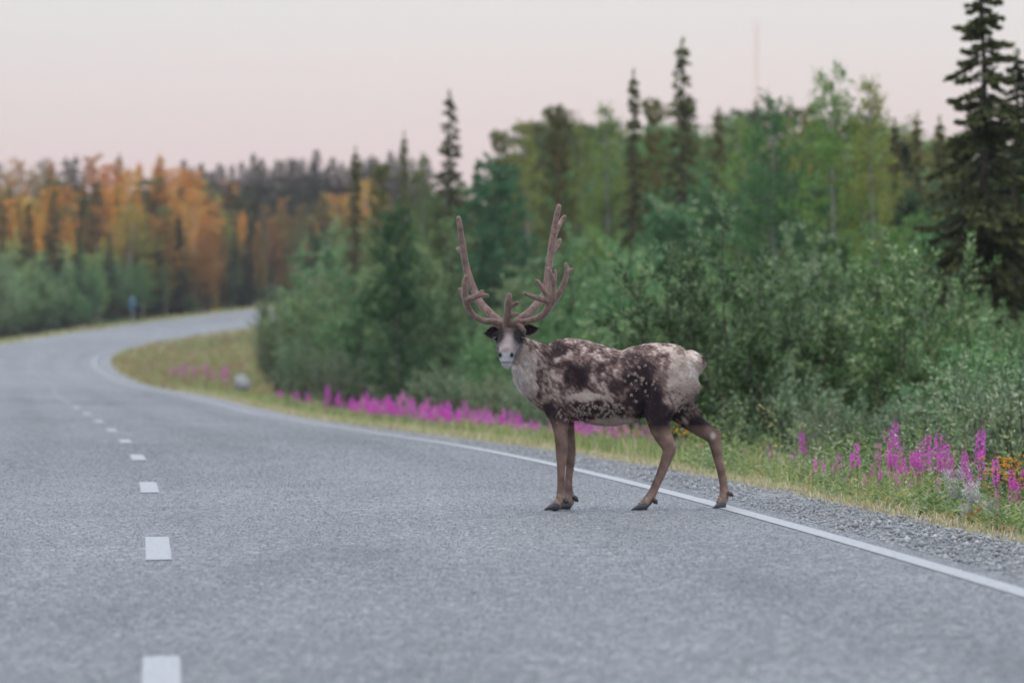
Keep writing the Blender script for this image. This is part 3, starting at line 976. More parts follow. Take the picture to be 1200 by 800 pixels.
def loft(g, P, W, Hh, up=None, sides=20, sq=2.0, n=5):
    """closed loft through points P with half-widths W (sideways) and half-heights Hh; up = direction of the height axis"""
    A = np.concatenate([np.asarray(P, float), np.asarray(W, float)[:, None], np.asarray(Hh, float)[:, None]], 1)
    A = catmull(A, n)
    P, W, Hh = A[:, :3], A[:, 3].clip(.002), A[:, 4].clip(.002)
    T = np.gradient(P, axis=0); T /= np.linalg.norm(T, axis=1)[:, None]
    up = np.array([0, 0, 1.0]) if up is None else np.asarray(up, float)
    S = np.cross(T, up); S /= np.linalg.norm(S, axis=1)[:, None] + 1e-9
    U = np.cross(S, T)
    a = np.linspace(0, 2 * np.pi, sides, endpoint=False)
    ca, sa = np.cos(a), np.sin(a)
    ca = np.sign(ca) * abs(ca) ** (2 / sq); sa = np.sign(sa) * abs(sa) ** (2 / sq)
    V = P[:, None] + S[:, None] * (W[:, None] * ca)[..., None] + U[:, None] * (Hh[:, None] * sa)[..., None]
    m = len(P)
    i = np.arange(m - 1)[:, None] * sides; j = np.arange(sides)[None]; k = (j + 1) % sides
    Q = np.stack([i + j, i + k, i + sides + k, i + sides + j], -1).reshape(-1, 4)
    V = np.concatenate([V.reshape(-1, 3), P[:1], P[-1:]])
    jj = np.arange(sides); kk = (jj + 1) % sides
    T3 = np.concatenate([np.stack([np.full(sides, m * sides), kk, jj], 1), np.stack([np.full(sides, m * sides + 1), (m - 1) * sides + jj, (m - 1) * sides + kk], 1)])
    g.add(V, Q, T3)

def ball(g, c, r, sides=14):
    th = np.linspace(0, np.pi, sides // 2 + 1)[1:-1]
    ph = np.linspace(0, 2 * np.pi, sides, endpoint=False)
    r = np.broadcast_to(np.asarray(r, float), (3,))
    V = np.stack([np.sin(th)[:, None] * np.cos(ph), np.sin(th)[:, None] * np.sin(ph), np.cos(th)[:, None] + 0 * ph], -1).reshape(-1, 3)
    V = np.concatenate([V, [[0, 0, 1], [0, 0, -1]]]) * r + np.asarray(c)
    m = len(th); i = np.arange(m - 1)[:, None] * sides; j = np.arange(sides)[None]; k = (j + 1) % sides
    Q = np.stack([i + j, i + sides + j, i + sides + k, i + k], -1).reshape(-1, 4)
    jj = np.arange(sides); kk = (jj + 1) % sides
    T3 = np.concatenate([np.stack([np.full(sides, m * sides), jj, kk], 1), np.stack([np.full(sides, m * sides + 1), (m - 1) * sides + kk, (m - 1) * sides + jj], 1)])
    g.add(V, Q, T3)

def fuse(g, voxel, smooth_it, name, factor=.5):
    """melt overlapping lofts into one continuous surface"""
    me = g.mesh(name + '_raw')
    o = bpy.data.objects.new(name + '_raw', me)
    C.objects.link(o)
    m = o.modifiers.new('r', 'REMESH'); m.mode = 'VOXEL'; m.voxel_size = voxel
    s = o.modifiers.new('s', 'SMOOTH'); s.iterations = smooth_it; s.factor = factor
    dg = bpy.context.evaluated_depsgraph_get()
    ev = o.evaluated_get(dg)
    out = bpy.data.meshes.new_from_object(ev)
    bpy.data.objects.remove(o)
    bpy.data.meshes.remove(me)
    out.name = name
    n = len(out.vertices)
    V = np.empty(n * 3, np.float32); out.vertices.foreach_get('co', V)
    N = np.empty(n * 3, np.float32); out.vertices.foreach_get('normal', N)
    out.polygons.foreach_set('use_smooth', np.ones(len(out.polygons), dtype=bool))
    return out, V.reshape(-1, 3).astype(float), N.reshape(-1, 3).astype(float)

def fbm3(V, sc, octv=4, seed=0.0):
    off = Vector((seed * 13.7, seed * 7.1, seed * 3.3))
    return np.array([mfractal(Vector(v) * sc + off, 1.0, 2.0, octv, noise_basis='PERLIN_ORIGINAL') for v in V])

def build_reindeer():
    g = Geo()
    # trunk: stations (column, top row, bottom row, half width)
    st = [(628, 414, 462, .085), (637, 404, 474, .13), (650, 400, 484, .165), (668, 397, 490, .195), (690, 402, 494, .215), (712, 408, 498, .225), (735, 410, 493, .218),
          (752, 405, 485, .21), (772, 402, 482, .205), (792, 402.5, 474, .185), (806, 406, 464, .145), (814, 412, 452, .10), (818, 419, 446, .05)]
    P = [rp(a, (b + c) / 2) for a, b, c, w in st]
    loft(g, P, [w for *_, w in st], [(c - b) / 2 / PXM for a, b, c, w in st], sides=28, sq=2.15)
    # tail tuft
    loft(g, [rp(806, 414, .0), rp(815, 419, -.005), rp(820, 426, -.01), rp(819, 436, -.01)], [.04, .042, .036, .008], [.025, .030, .030, .008])
    # withers and shoulder, haunch: muscle masses on both sides
    for sg in (-1, 1):
        ball(g, rp(655, 450, sg * .105), (.105, .085, .20))
        ball(g, rp(650, 474, sg * .10), (.075, .06, .11))
        ball(g, rp(783, 446, sg * .10), (.155, .095, .20))
        ball(g, rp(772, 470, sg * .115), (.115, .075, .16))
    ball(g, rp(668, 412, 0), (.17, .09, .085))
    # neck, turned towards the camera
    loft(g, [rp(668, 442, .02), rp(646, 436, -.02), rp(632, 429, -.08), rp(619, 419, -.15), rp(608, 408, -.20), rp(602, 399, -.22)],
         [.15, .145, .12, .098, .085, .06], [.22, .185, .15, .12, .09, .06], up=(.35, 0, 1))
    # throat fringe
    loft(g, [rp(646, 474, -.04), rp(635, 465, -.09), rp(623, 452, -.15), rp(612, 439, -.20), rp(604, 429, -.24)], [.055, .062, .06, .05, .03], [.06, .066, .060, .05, .025], up=(.4, 0, 1))
    # head facing the camera, muzzle low
    hp = [rp(602, 394, -.15), rp(599, 394.5, -.21), rp(597, 397.5, -.275), rp(595.5, 404, -.345), rp(594, 411.5, -.41), rp(593.2, 417, -.455), rp(593, 420, -.478)]
    loft(g, hp, [.060, .084, .085, .064, .049, .048, .036], [.045, .062, .075, .074, .062, .053, .034], up=(0, .45, 1), sides=24, sq=2.2)
    ball(g, rp(593, 419, -.455), (.046, .03, .042))                      # broad nose pad
    ball(g, rp(593.4, 426, -.43), (.036, .035, .022))                    # chin
    for sg in (-1, 1):
        ball(g, rp(596.5 + sg * 13.5, 392.5, -.275), (.032, .035, .022))   # brow ridges
        ball(g, rp(597 + sg * 10, 403, -.24), (.036, .055, .045))          # cheeks
        ball(g, rp(597 + sg * 7, 386.5, -.215), (.036, .036, .030))      # pedicles
    # legs: (column, row, depth, half width along the body, half width across)
    legs = {
        'fn': [(655, 462, -.10, .085, .07), (653, 482, -.105, .066, .058), (656, 500, -.10, .049, .044), (657.5, 518, -.095, .040, .036), (658, 533, -.092, .038, .035), (657.5, 546, -.09, .029, .028),
               (657.3, 564, -.09, .0255, .026), (657.2, 578, -.09, .029, .029), (656, 586, -.092, .033, .032), (651, 592, -.097, .033, .033), (646, 595, -.102, .028, .03)],
        'ff': [(662, 470, .10, .07, .06), (664, 490, .10, .05, .045), (667, 512, .10, .038, .034), (668.5, 533, .10, .035, .032), (668, 547, .10, .027, .026), (666.5, 566, .10, .0245, .025),
               (667, 578, .10, .028, .028), (668, 586, .10, .031, .031), (665, 591.5, .095, .032, .032), (660, 594, .09, .026, .03)],
        'hn': [(775, 452, -.115, .14, .085), (772, 474, -.125, .115, .078), (771, 490, -.13, .080, .068), (774, 505, -.13, .062, .052), (781, 519, -.128, .050, .040), (783.5, 527, -.125, .043, .034), (780.5, 537, -.12, .036, .031),
               (775, 552, -.115, .031, .028), (768, 568, -.112, .028, .027), (763, 579, -.11, .030, .029), (758.5, 586, -.11, .034, .031), (753, 591, -.112, .031, .032), (748, 593.5, -.115, .025, .03)],
        'hf': [(790, 456, .10, .13, .085), (796, 474, .115, .105, .075), (806, 488, .12, .078, .062), (821, 501, .12, .058, .046), (835, 511, .12, .048, .036), (839, 519, .12, .043, .033), (841, 532, .12, .034, .030),
               (845, 548, .12, .029, .027), (848, 564, .12, .027, .026), (849.5, 574, .12, .029, .028), (849, 582, .118, .033, .030), (846, 589, .115, .034, .031), (842.5, 592.5, .11, .028, .03)],
    }
    for nm, L in legs.items():
        P = [rp(a, b, d) for a, b, d, *_ in L]
        loft(g, P, [x[4] for x in L], [x[3] for x in L], up=(1, 0, .15), sides=16)
    for nm, (a, b, d) in {'hn': (788.5, 523, -.125), 'hf': (842.5, 507.5, .12)}.items():
        ball(g, rp(a, b, d), (.022, .022, .03))                          # point of the hock
    me, V, N = fuse(g, .0085, 9, 'body')

    # ------------------------------------------------ coat colours, worked out on the body itself
    def pxpy(V):
        return RX0 + V[:, 0] * PXM, RY0 - V[:, 2] * PXM
    def field(V, nf, nm2):
        """0 = dark summer coat, 1 = old pale winter wool; ragged along the edges"""
        px, py = pxpy(V)
        dep = V[:, 1]
        k = np.full(len(V), .48)
        def blob(cx, cy, rx, ry, val, soft=.35):
            nonlocal k
            d = ((px - cx) / rx) ** 2 + ((py - cy) / ry) ** 2
            w = 1 / (1 + np.exp((np.sqrt(d) - 1) / (soft * .35)))
            k = k * (1 - w) + val * w
        blob(655, 409, 10, 9, .22); blob(676, 441, 15, 14, .10); blob(705, 432, 5, 5, .2); blob(660, 426, 7, 6, .34)
        blob(747, 447, 15, 34, .12); blob(738, 424, 10, 12, .30); blob(727, 452, 17, 12, .34); blob(715, 424, 9, 8, .42)
        blob(698, 481, 30, 10, .24); blob(684, 465, 20, 5, .80); blob(762, 470, 15, 22, .10); blob(770, 488, 22, 14, .12)
        blob(776, 415, 7, 5, .42); blob(763, 420, 8, 6, .38); blob(781, 430, 4, 4, .40); blob(757, 412, 5, 4, .40)
        blob(800, 440, 18, 28, .74); blob(812, 432, 9, 20, .93); blob(792, 466, 14, 14, .58); blob(786, 408, 24, 6, .60)
        blob(612, 440, 22, 30, .90); blob(606, 455, 13, 26, 1.05); blob(632, 440, 4, 26, .48)
        blob(648, 484, 12, 14, .15); blob(660, 492, 8, 8, .5)
        blob(725, 495, 34, 6, .88); blob(806, 482, 14, 8, .30); blob(823, 497, 14, 10, .10)
        rump = np.exp(-(((px - 796) / 26) ** 2 + ((py - 450) / 34) ** 2) ** 2)
        k = k + (.25 * nf + .17 * nm2) * (1 - .6 * rump)
        leg = np.clip((py - np.where(px > 735, 497, 488)) / 12, 0, 1)
        leg = np.where((px > 680) & (px < 745) & (py < 505), 0, leg)
        k = k * (1 - leg) + .08 * leg
        return k, leg
    def coat(V, nf, nm2):
        px, py = pxpy(V); dep = V[:, 1]
        k, leg = field(V, nf, nm2)
        dark = np.array([.024, .015, .018]); mid = np.array([.195, .128, .112]); pale = np.array([.54, .44, .38]); white = np.array([.68, .62, .58])
        kk = k[:, None]
        c = dark + (mid - dark) * (.25 * np.clip((kk - .10) / .25, 0, 1) + .75 * np.clip((kk - .36) / .07, 0, 1)) + (pale - mid) * (.7 * np.clip((kk - .52) / .06, 0, 1) + .3 * np.clip((kk - .58) / .25, 0, 1)) + (white - pale) * np.clip((kk - .86) / .2, 0, 1)
        # legs: brown, darker up the front, paler inside and round the fetlocks
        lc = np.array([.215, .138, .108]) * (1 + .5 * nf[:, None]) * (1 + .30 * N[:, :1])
        w = np.clip(leg, 0, 1)[:, None]
        c = c * (1 - w) + lc * w
        fet = np.exp(-((py - 584) / 5.5) ** 2)[:, None] * np.clip(nm2[:, None] * 1.5 + .55, 0, 1) * (leg[:, None] > .5)
        c = c * (1 - fet * .75) + np.array([.40, .31, .25]) * fet * .75
        spot = np.exp(-(((px - 836) / 3.2) ** 2 + ((py - 511) / 4.0) ** 2) ** 2)[:, None] * (dep[:, None] > 0)
        c = c * (1 - spot) + np.array([.5, .45, .4]) * spot
        # head: dark eye patches and cheeks, grey-white muzzle and blaze
        head = np.clip((-dep - .215) / .03, 0, 1) * np.clip((431 - py) / 3, 0, 1) * np.clip((617 - (py - 395).clip(0) * .45 - px) / 3, 0, 1)
        hx = px - 596.3
        brow = np.clip((397 - py) / 8, 0, 1)[:, None]
        grey = np.array([.36, .30, .285])[None] * (1 - brow) + np.array([.13, .092, .088])[None] * brow
        grey = grey * (1 + .3 * nf[:, None])
        h = grey
        eye = np.clip(1.5 * np.exp(-((abs(hx + .3) - 12.0) / 6.8) ** 2 - ((py - 393.0) / 9.5) ** 2) * (1.25 + .6 * nf), 0, 1)
        h = h * (1 - (eye[:, None] * .95)) + np.array([.012, .009, .010]) * (eye[:, None] * .95)
        muz = (np.clip((py - 412) / 4, 0, 1) * np.clip((-dep - .35) / .05, 0, 1))[:, None]
        h = h * (1 - muz) + np.array([.60, .59, .60]) * muz
        nos = np.clip(1.4 * np.exp(-((abs(px - 593) - 6.9) / 2.3) ** 2 - ((py - 416.0) / 3.0) ** 2), 0, 1)[:, None]
        h = h * (1 - nos) + np.array([.010, .009, .011]) * nos
        brd = np.exp(-((px - 593.6) / 5) ** 2 - ((py - 409.5) / 3.0) ** 2)[:, None] * .6
        h = h * (1 - brd) + np.array([.12, .10, .10]) * brd
        mth = np.exp(-((px - 593.3) / 7) ** 2 - ((py - 424.3) / .9) ** 2)[:, None] * .85
        h = h * (1 - mth) + np.array([.06, .05, .05]) * mth
        w = head[:, None]
        return (c * (1 - w) + h * w).clip(.01, .8), k, leg, head
    # noise drawn out along the lie of the hair: back along the body and down the flanks
    ca_, sa_ = .72, -.69
    Vf = np.stack([(V[:, 0] * ca_ + V[:, 2] * sa_) * .42, V[:, 1] * .8, (-V[:, 0] * sa_ + V[:, 2] * ca_) * 1.25], 1)
    nf, nm2 = .8 * fbm3(V, 15.0, 5) + .5 * fbm3(Vf, 22.0, 5, 6.0), 1.2 * fbm3(Vf, 62.0, 3, 2.0)
    col, k, leg, head = coat(V, nf, nm2)
    a = me.color_attributes.get('col') or me.color_attributes.new('col', 'FLOAT_COLOR', 'POINT')
    c4 = np.ones((len(V), 4), np.float32); c4[:, :3] = col
    a.data.foreach_set('color', c4.ravel())
    # the pale wool stands proud of the dark coat
    lift = np.clip((k - .50) / .20, 0, 1) * (1 - leg) * (1 - head) * .003 * (1 + .8 * nm2)
    me.vertices.foreach_set('co', (V + N * lift[:, None]).astype(np.float32).ravel())
    me.update()
    root = thing('reindeer', 'moulting brown and pale reindeer with tall velvet antlers standing across the road edge', 'reindeer')
    M_FUR = surf_mat('reindeer_coat', rough=.85, spec=.12, sheen=.04, noise=.18, nscale=160, bump=.004)
    body = link('body', me, M_FUR, root)

    # ------------------------------------------------ fur: ragged pale wool and short dark coat as fine strands
    rng = np.random.default_rng(5)
    me.calc_loop_triangles()
    tri = np.empty(len(me.loop_triangles) * 3, np.int32); me.loop_triangles.foreach_get('vertices', tri); tri = tri.reshape(-1, 3)
    ar = np.linalg.norm(np.cross(V[tri[:, 1]] - V[tri[:, 0]], V[tri[:, 2]] - V[tri[:, 0]]), axis=1)
    def strands(nst, wfun, lenfun, width, lay, colmul):
        wt = ar * wfun[tri].mean(1)
        pick = rng.choice(len(tri), nst, p=wt / wt.sum())
        b = rng.dirichlet((1, 1, 1), nst)
        def itp(X): return np.einsum('ij,ij...->i...', b, X[tri[pick]])
        P, Nn = itp(V + N * lift[:, None]), itp(N)
        Cc, ln = itp(col), itp(lenfun)
        # hair lies back along the body and down the flanks
        flow = np.tile(np.array([.8, 0, -.75]), (nst, 1)); ppx = RX0 + P[:, 0] * PXM
        nk = ppx < 632
        flow[nk] = np.array([.25, -.1, -1.0])
        clump = np.stack([fbm3c(P, 34, s) for s in (1., 2., 3.)], 1)
        D = Nn * (1 - lay) + flow * lay + clump * .35 + rng.normal(size=(nst, 3)) * .22
        D /= np.linalg.norm(D, axis=1)[:, None]
        Ln = ln * rng.uniform(.6, 1.3, nst)
        S = np.cross(D, rng.normal(size=(nst, 3))); S /= np.linalg.norm(S, axis=1)[:, None]
        W = width * rng.uniform(.6, 1.3, nst)[:, None]
        P = P - Nn * .003
        mid = P + D * (Ln * .55)[:, None]
        tip = P + (D + flow * .35) * Ln[:, None]
        Vv = np.stack([P - S * W * .5, P + S * W * .5, mid + S * W * .4, mid - S * W * .4, tip], 1).reshape(-1, 3)
        base = np.arange(nst)[:, None] * 5
        c = Cc * (colmul * rng.uniform(.78, 1.22, nst))[:, None]
        return Vv, base + np.array([[0, 1, 2, 3]]), base + np.array([[3, 2, 4]]), np.repeat(c.clip(.01, .85), 5, axis=0)
    def fbm3c(P, sc, seed):
        q = P * sc
        return np.sin(q[:, 0] * 1.3 + 2 * np.sin(q[:, 1] * 1.1 + seed) + seed * 4) * np.cos(q[:, 2] * 1.2 + 1.7 * np.sin(q[:, 0] * .8 + seed * 2))
    px, py = pxpy(V)
    beard = np.exp(-((px - 606) / 13) ** 2 - ((py - 456) / 22) ** 2)
    tail = np.exp(-((px - 818) / 8) ** 2 - ((py - 424) / 12) ** 2)
    paleL = (np.clip((k - .36) / .2, 0, 1)) * (1 - leg) * (1 - head)
    fg = Geo()
    Vv, Q, T, c = strands(90000, paleL + .02, .010 + .004 * nm2.clip(-1, 1) + .022 * beard + .008 * tail + .006 * (py < 412), .0028, .68, 1.08)
    fg.add(Vv, Q, T, c)
    Vv, Q, T, c = strands(22000, (1 - paleL) * (1 - head) + .01, np.full(len(V), .008), .0026, .65, 1.0)
    fg.add(Vv, Q, T, c)
    Vv, Q, T, c = strands(5000, head * np.clip((-V[:, 1] - .18) / .03, 0, 1) + 1e-5, np.full(len(V), .007), .0026, .55, 1.0)
    fg.add(Vv, Q, T, c)
    # loose tufts of pale wool left on the dark flank
    tuft = np.exp(-(((px - 698) / 34) ** 2 + ((py - 479) / 11) ** 2) ** 2) + .22 * np.exp(-(((px - 752) / 20) ** 2 + ((py - 440) / 26) ** 2) ** 2) + .8 * np.exp(-(((px - 806) / 11) ** 2 + ((py - 476) / 9) ** 2) ** 2) + .6 * np.exp(-(((px - 660) / 10) ** 2 + ((py - 488) / 12) ** 2) ** 2)
    wt = ar * (tuft * (k < .5) * (1 - head))[tri].mean(1)
    pick = rng.choice(len(tri), 330, p=wt / wt.sum())
    for t_ in pick:
        p0 = V[tri[t_]].mean(0); n0 = N[tri[t_]].mean(0)
        m = rng.integers(12, 40)
        d0 = np.array([rng.normal() * .9, 0, -1.0 + rng.normal() * .5]) + n0 * .4
        d0 /= np.linalg.norm(d0)
        P = p0 + n0 * .004 + rng.normal(size=(m, 3)) * .004
        fg.leaves(P, d0 + rng.normal(size=(m, 3)) * .25, rng.uniform(.005, .020, m), .0020, rng, np.array([.42, .345, .295]) * rng.uniform(.8, 1.2, (m, 1)))
    fur = link('fur', fg.mesh('fur'), M_FUR, root)
    fur['kind'] = 'stuff'

    # ------------------------------------------------ antlers in velvet
    M_VEL = surf_mat('antler_velvet', rough=.9, spec=.1, sheen=.55, noise=.22, nscale=55, bump=.003)
    def antler(chains, flip):
        g = Geo()
        for ch in chains:
            A = np.array([[*rp(a, b, d), r * 1.22] for a, b, d, r in ch])
            A = catmull(A, 5)
            # rounded tips
            e = A[-1].copy(); tdir = A[-1, :3] - A[-2, :3]; tdir /= np.linalg.norm(tdir)
            tip = np.array([[*(e[:3] + tdir * e[3] * .55), e[3] * .8], [*(e[:3] + tdir * e[3] * .9), e[3] * .4]])
            A = np.concatenate([A, tip])
            g.tube(A[:, :3], A[:, 3], 12)
        me, V, N = fuse(g, .0055, 5, 'antler')
        px, py = pxpy(V)
        nf = fbm3(V, 22, 4, 3.)
        c = np.array([.20, .130, .106])[None] * (1 + .55 * nf[:, None]) * (1 + .35 * np.clip((345 - py) / 110, 0, 1))[:, None]
        a = me.color_attributes.get('col') or me.color_attributes.new('col', 'FLOAT_COLOR', 'POINT')
        c4 = np.ones((len(V), 4), np.float32); c4[:, :3] = c.clip(.03, .6)
        a.data.foreach_set('color', c4.ravel())
        ob = link('antler', me, M_VEL, root)
        # velvet nap: very short pale hairs that catch the light on the outline
        rr = np.random.default_rng(9 + flip)
        n = min(len(V), 9000)
        i = rr.choice(len(V), n, replace=False)
        fz = Geo()
        fz.leaves(V[i] - N[i] * .001, N[i] + rr.normal(size=(n, 3)) * .35, rr.uniform(.004, .008, n), .0018, rr, np.array([.40, .31, .28]) * rr.uniform(.8, 1.2, (n, 1)))
        nap = link('velvet_nap', fz.mesh('velvet_nap'), M_VEL, ob)
        nap['kind'] = 'stuff'
    # viewer's left antler
    antler([
        [(590, 384, -.215, .024), (585, 377, -.20, .0225), (574, 367, -.14, .0205), (562, 354, -.06, .0195), (555, 339, .0, .019), (547.5, 318, .02, .018), (544, 300, .02, .0165), (541, 280, .01, .015), (538.8, 264, -.01, .0135), (537.3, 256, -.02, .012)],
        [(543, 297, .02, .015), (539, 293, .05, .013), (536.2, 291.5, .075, .010)],
        [(588, 383, -.22, .020), (579, 377.5, -.25, .018), (567, 376.5, -.30, .0155), (555, 370, -.34, .0155), (548, 359, -.36, .0165), (546, 350, -.37, .017)],
        [(546.5, 353, -.37, .018), (545.3, 338, -.38, .0155), (545.5, 329, -.39, .013), (547.2, 325, -.395, .011)],
        [(546.5, 352, -.37, .016), (542.5, 344, -.34, .013), (539, 339.5, -.32, .010)],
        [(546.5, 353, -.37, .018), (553, 350.5, -.40, .016), (560.5, 347.3, -.425, .014), (566, 347, -.44, .012), (571.5, 347.2, -.45, .0095)],
        [(559, 348, -.42, .013), (563, 344.5, -.43, .011), (565.5, 342.5, -.435, .009)],
    ], 0)
    # viewer's right antler with the upright brow palm over the forehead
    antler([
        [(602, 384, -.215, .025), (608, 376, -.20, .0235), (619, 367.5, -.14, .021), (630, 356, -.06, .0205), (638, 346, .0, .021), (641, 333, .02, .0195), (642.7, 317, .03, .0185), (645, 299, .03, .018), (648, 279, .02, .0165), (651.5, 257, .0, .0145), (655, 242, -.02, .0125)],
        [(648.5, 281, .02, .014), (653, 268, .07, .013), (658, 259, .10, .012), (662, 253.5, .12, .010)],
        [(646.5, 296, .03, .015), (651.5, 289, .07, .015), (655, 283, .10, .014), (656.5, 281, .11, .011)],
        [(604, 383, -.22, .021), (613, 378, -.25, .0165), (626, 374.5, -.31, .016), (636.5, 369, -.35, .017), (643, 359.5, -.37, .021), (645.5, 354, -.375, .021)],
        [(645, 356, -.375, .019), (638, 352.5, -.40, .0165), (628, 350, -.43, .0135), (621, 347.3, -.45, .0115), (615, 345.3, -.465, .0095)],
        [(644, 354, -.375, .018), (638.5, 344, -.40, .0145), (634, 336.5, -.41, .0125), (629.5, 330.5, -.42, .010)],
        [(646, 354, -.375, .018), (648.5, 343, -.385, .0145), (647.5, 330, -.39, .0125), (644.5, 321, -.40, .011), (642, 315.5, -.405, .0095)],
        [(648, 336, -.385, .012), (650, 325, -.375, .010), (650, 318, -.37, .008)],
        [(645, 358, -.37, .018), (651.5, 350, -.35, .0155), (658.5, 337, -.33, .0145), (663, 325, -.32, .013), (663.8, 316, -.315, .0115), (662.5, 310, -.31, .0095)],
        [(663.3, 322, -.32, .011), (667, 318.5, -.32, .0095), (669.3, 316.5, -.32, .008)],
        [(594, 388, -.25, .022), (594, 378, -.27, .0215), (595, 366, -.31, .019), (595.5, 355, -.33, .0165), (597, 347, -.34, .013)],
        [(595.5, 361, -.32, .014), (601, 358, -.325, .0125), (606.5, 355.5, -.33, .0095)],
        [(595, 371, -.30, .014), (601, 369.5, -.31, .0125), (607, 368.8, -.315, .0095)],
        [(596, 381, -.27, .015), (602, 379, -.29, .0135), (608, 375.5, -.30, .010)],
        [(594, 388, -.26, .013), (592.5, 392.5, -.315, .012), (592, 394, -.335, .010)],
        [(606, 382, -.24, .016), (611, 384, -.27, .0145), (614, 389, -.29, .011)],
    ], 1)

    # ------------------------------------------------ ears, eyes, hooves
    M_EAR = surf_mat('ear_fur', rough=.9, spec=.1, sheen=.3, noise=.35, nscale=70, bump=.004)
    rng = np.random.default_rng(17)
    for sg, base, tip in ((-1, rp(584, 390, -.215), rp(568.5, 388.5, -.19)), (1, rp(611, 389, -.215), rp(630, 383, -.185))):
        ax_ = tip - base; L = np.linalg.norm(ax_); ax_ /= L
        fw = np.array([0, -1.0, 0]); fw -= ax_ * (fw @ ax_); fw /= np.linalg.norm(fw)
        sd = np.cross(ax_, fw)
        nu, nv = 12, 9
        gE = Geo(); Vt = []
        for i in range(nu):
            t = i / (nu - 1)
            w = .036 * (math.sin(math.pi * min(1, t * .86 + .16)) ** .75) + .003
            for j in range(nv):
                v = j / (nv - 1) * 2 - 1
                cup = .028 * (1 - v * v) * (1 - .6 * t) * math.sin(math.pi * (.25 + .7 * t))
                Vt.append(base + ax_ * L * t + sd * w * v - fw * cup + np.array([0, 0, -.012 * t * t]))
        Vt = np.array(Vt)
        Vb = Vt - fw * .007
        ii = np.arange(nu - 1)[:, None] * nv; jj = np.arange(nv - 1)[None]
        Q = np.stack([ii + jj, ii + jj + 1, ii + nv + jj + 1, ii + nv + jj], -1).reshape(-1, 4)
        edge = [(a, a + 1) for a in range(nv - 1)] + [((nu - 1) * nv + a, (nu - 1) * nv + a + 1) for a in range(nv - 1)] + [(a * nv, (a + 1) * nv) for a in range(nu - 1)] + [(a * nv + nv - 1, (a + 1) * nv + nv - 1) for a in range(nu - 1)]
        n = nu * nv
        Qe = np.array([(a, b, b + n, a + n) for a, b in edge])
        vv = np.tile(np.linspace(-1, 1, nv), nu)
        ck = np.where(abs(vv)[:, None] > .8, np.array([.22, .17, .155]), np.array([.035, .025, .026]))
        gE.add(np.concatenate([Vt, Vb]), np.concatenate([Q, Q[:, ::-1] + n, Qe]), None, np.concatenate([ck, np.tile([.09, .065, .06], (n, 1))]))
        m = 420
        i = rng.integers(0, n, m)
        gE.leaves(Vt[i], ax_ * .8 + fw * .4 + rng.normal(size=(m, 3)) * .5, rng.uniform(.008, .018, m), .003, rng, ck[i] * rng.uniform(.8, 1.5, (m, 1)))
        link('ear', gE.mesh('ear', False), M_EAR, root)
    M_EYE = surf_mat('eye', rough=.08, spec=.6, color=(.012, .008, .008))
    for ex, ey in ((580.6, 396.6), (611.6, 396.6)):
        # the eye sits where the skull surface is
        q = rp(ex, ey, 0)
        dd = (V[:, 0] - q[0]) ** 2 + (V[:, 2] - q[2]) ** 2
        fr = V[(dd < .012 ** 2)]
        dep = fr[:, 1].min() if len(fr) else -.28
        gE = Geo(); ball(gE, (q[0], dep + .010, q[2]), (.0125, .0125, .0125), 16)
        link('eye', gE.mesh('eye', True), M_EYE, root)
    M_HOOF = surf_mat('hoof_horn', rough=.45, spec=.4, noise=.3, nscale=60, bump=.002)
    for nm, (tx, ty, hx, hy, dep) in {'fn': (637.5, 599, 657, 594, -.10), 'ff': (653, 596.5, 671, 592.5, .095), 'hn': (739.5, 596, 760, 592, -.115), 'hf': (834.5, 595.5, 853, 592, .112)}.items():
        hf = None
        gz_ = (RY0 - ty) / PXM
        for sg in (-1, 1):
            gH = hf if hf is not None else Geo()
            zb = (RY0 - 597.0) / PXM
            P = np.array([[*rp(hx - 2, 592.2, dep + sg * .016)], [*rp(hx - 7, 592.6, dep + sg * .020)], [*rp((hx + tx) / 2 - 2, 594.0, dep + sg * .024)], [*rp(tx + 3.5, 595.6, dep + sg * .024)], [*rp(tx, 596.6, dep + sg * .020)]])
            hh = np.array([.020, .024, .0185, .010, .003])
            P[:, 2] = hh + zb - .002
            loft(gH, P, [.012, .019, .020, .013, .004], hh, sides=12, sq=2.6)
            hf = gH
        hf.K = [np.tile([.055, .055, .062], (len(v), 1)).astype(np.float32) for v in hf.V]
        ho = link('hoof', hf.mesh('hoof', True), M_HOOF, root)
        for sg in (-1, 1):
            gD = Geo()
            (bx, by), (ex_, ey_) = {'fn': ((660, 584), (664.5, 590)), 'ff': ((671, 582), (676.5, 588.5)), 'hn': ((763.5, 584), (768.5, 590)), 'hf': ((852.5, 577.5), (858.5, 582.5))}[nm]
            b = rp(bx - .8 * sg, by, dep + sg * .020)
            e = rp(ex_ - 1.2 * sg, ey_, dep + sg * .027)
            m = (b + e) / 2 + np.array([.004, 0, .004])
            loft(gD, [b, m, e], [.011, .012, .004], [.013, .013, .004], up=(1, 0, .3), sides=10)
            gD.K = [np.tile([.07, .05, .045], (len(v), 1)).astype(np.float32) for v in gD.V]
            link('dewclaw', gD.mesh('dewclaw', True), M_HOOF, ho)
    X = (RX0 - 600) / FPX * RD
    D = 33.0
    while py_of(D, float(ground_z((RX0 - 600) / FPX * D, D)[0])) > RY0:
        D += .02
    X = (RX0 - 600) / FPX * D
    root.location = (X, D, float(ground_z(X, D)[0]) + .001)
    root.scale = (D / RD,) * 3
    return root
reindeer = build_reindeer()

# ---------------------------------------------------------------- loose gravel, grass and flowers of the verge
rng_v = np.random.default_rng(77)

def scatter(n, s0, s1, u0, u1, power=1.0, rng=rng_v):
    """points in the strip between offsets u0 and u1; power > 1 crowds them towards the near end"""
    s = s0 + (s1 - s0) * rng.random(n) ** power
    u = rng.uniform(u0, u1, n)
    return s, u

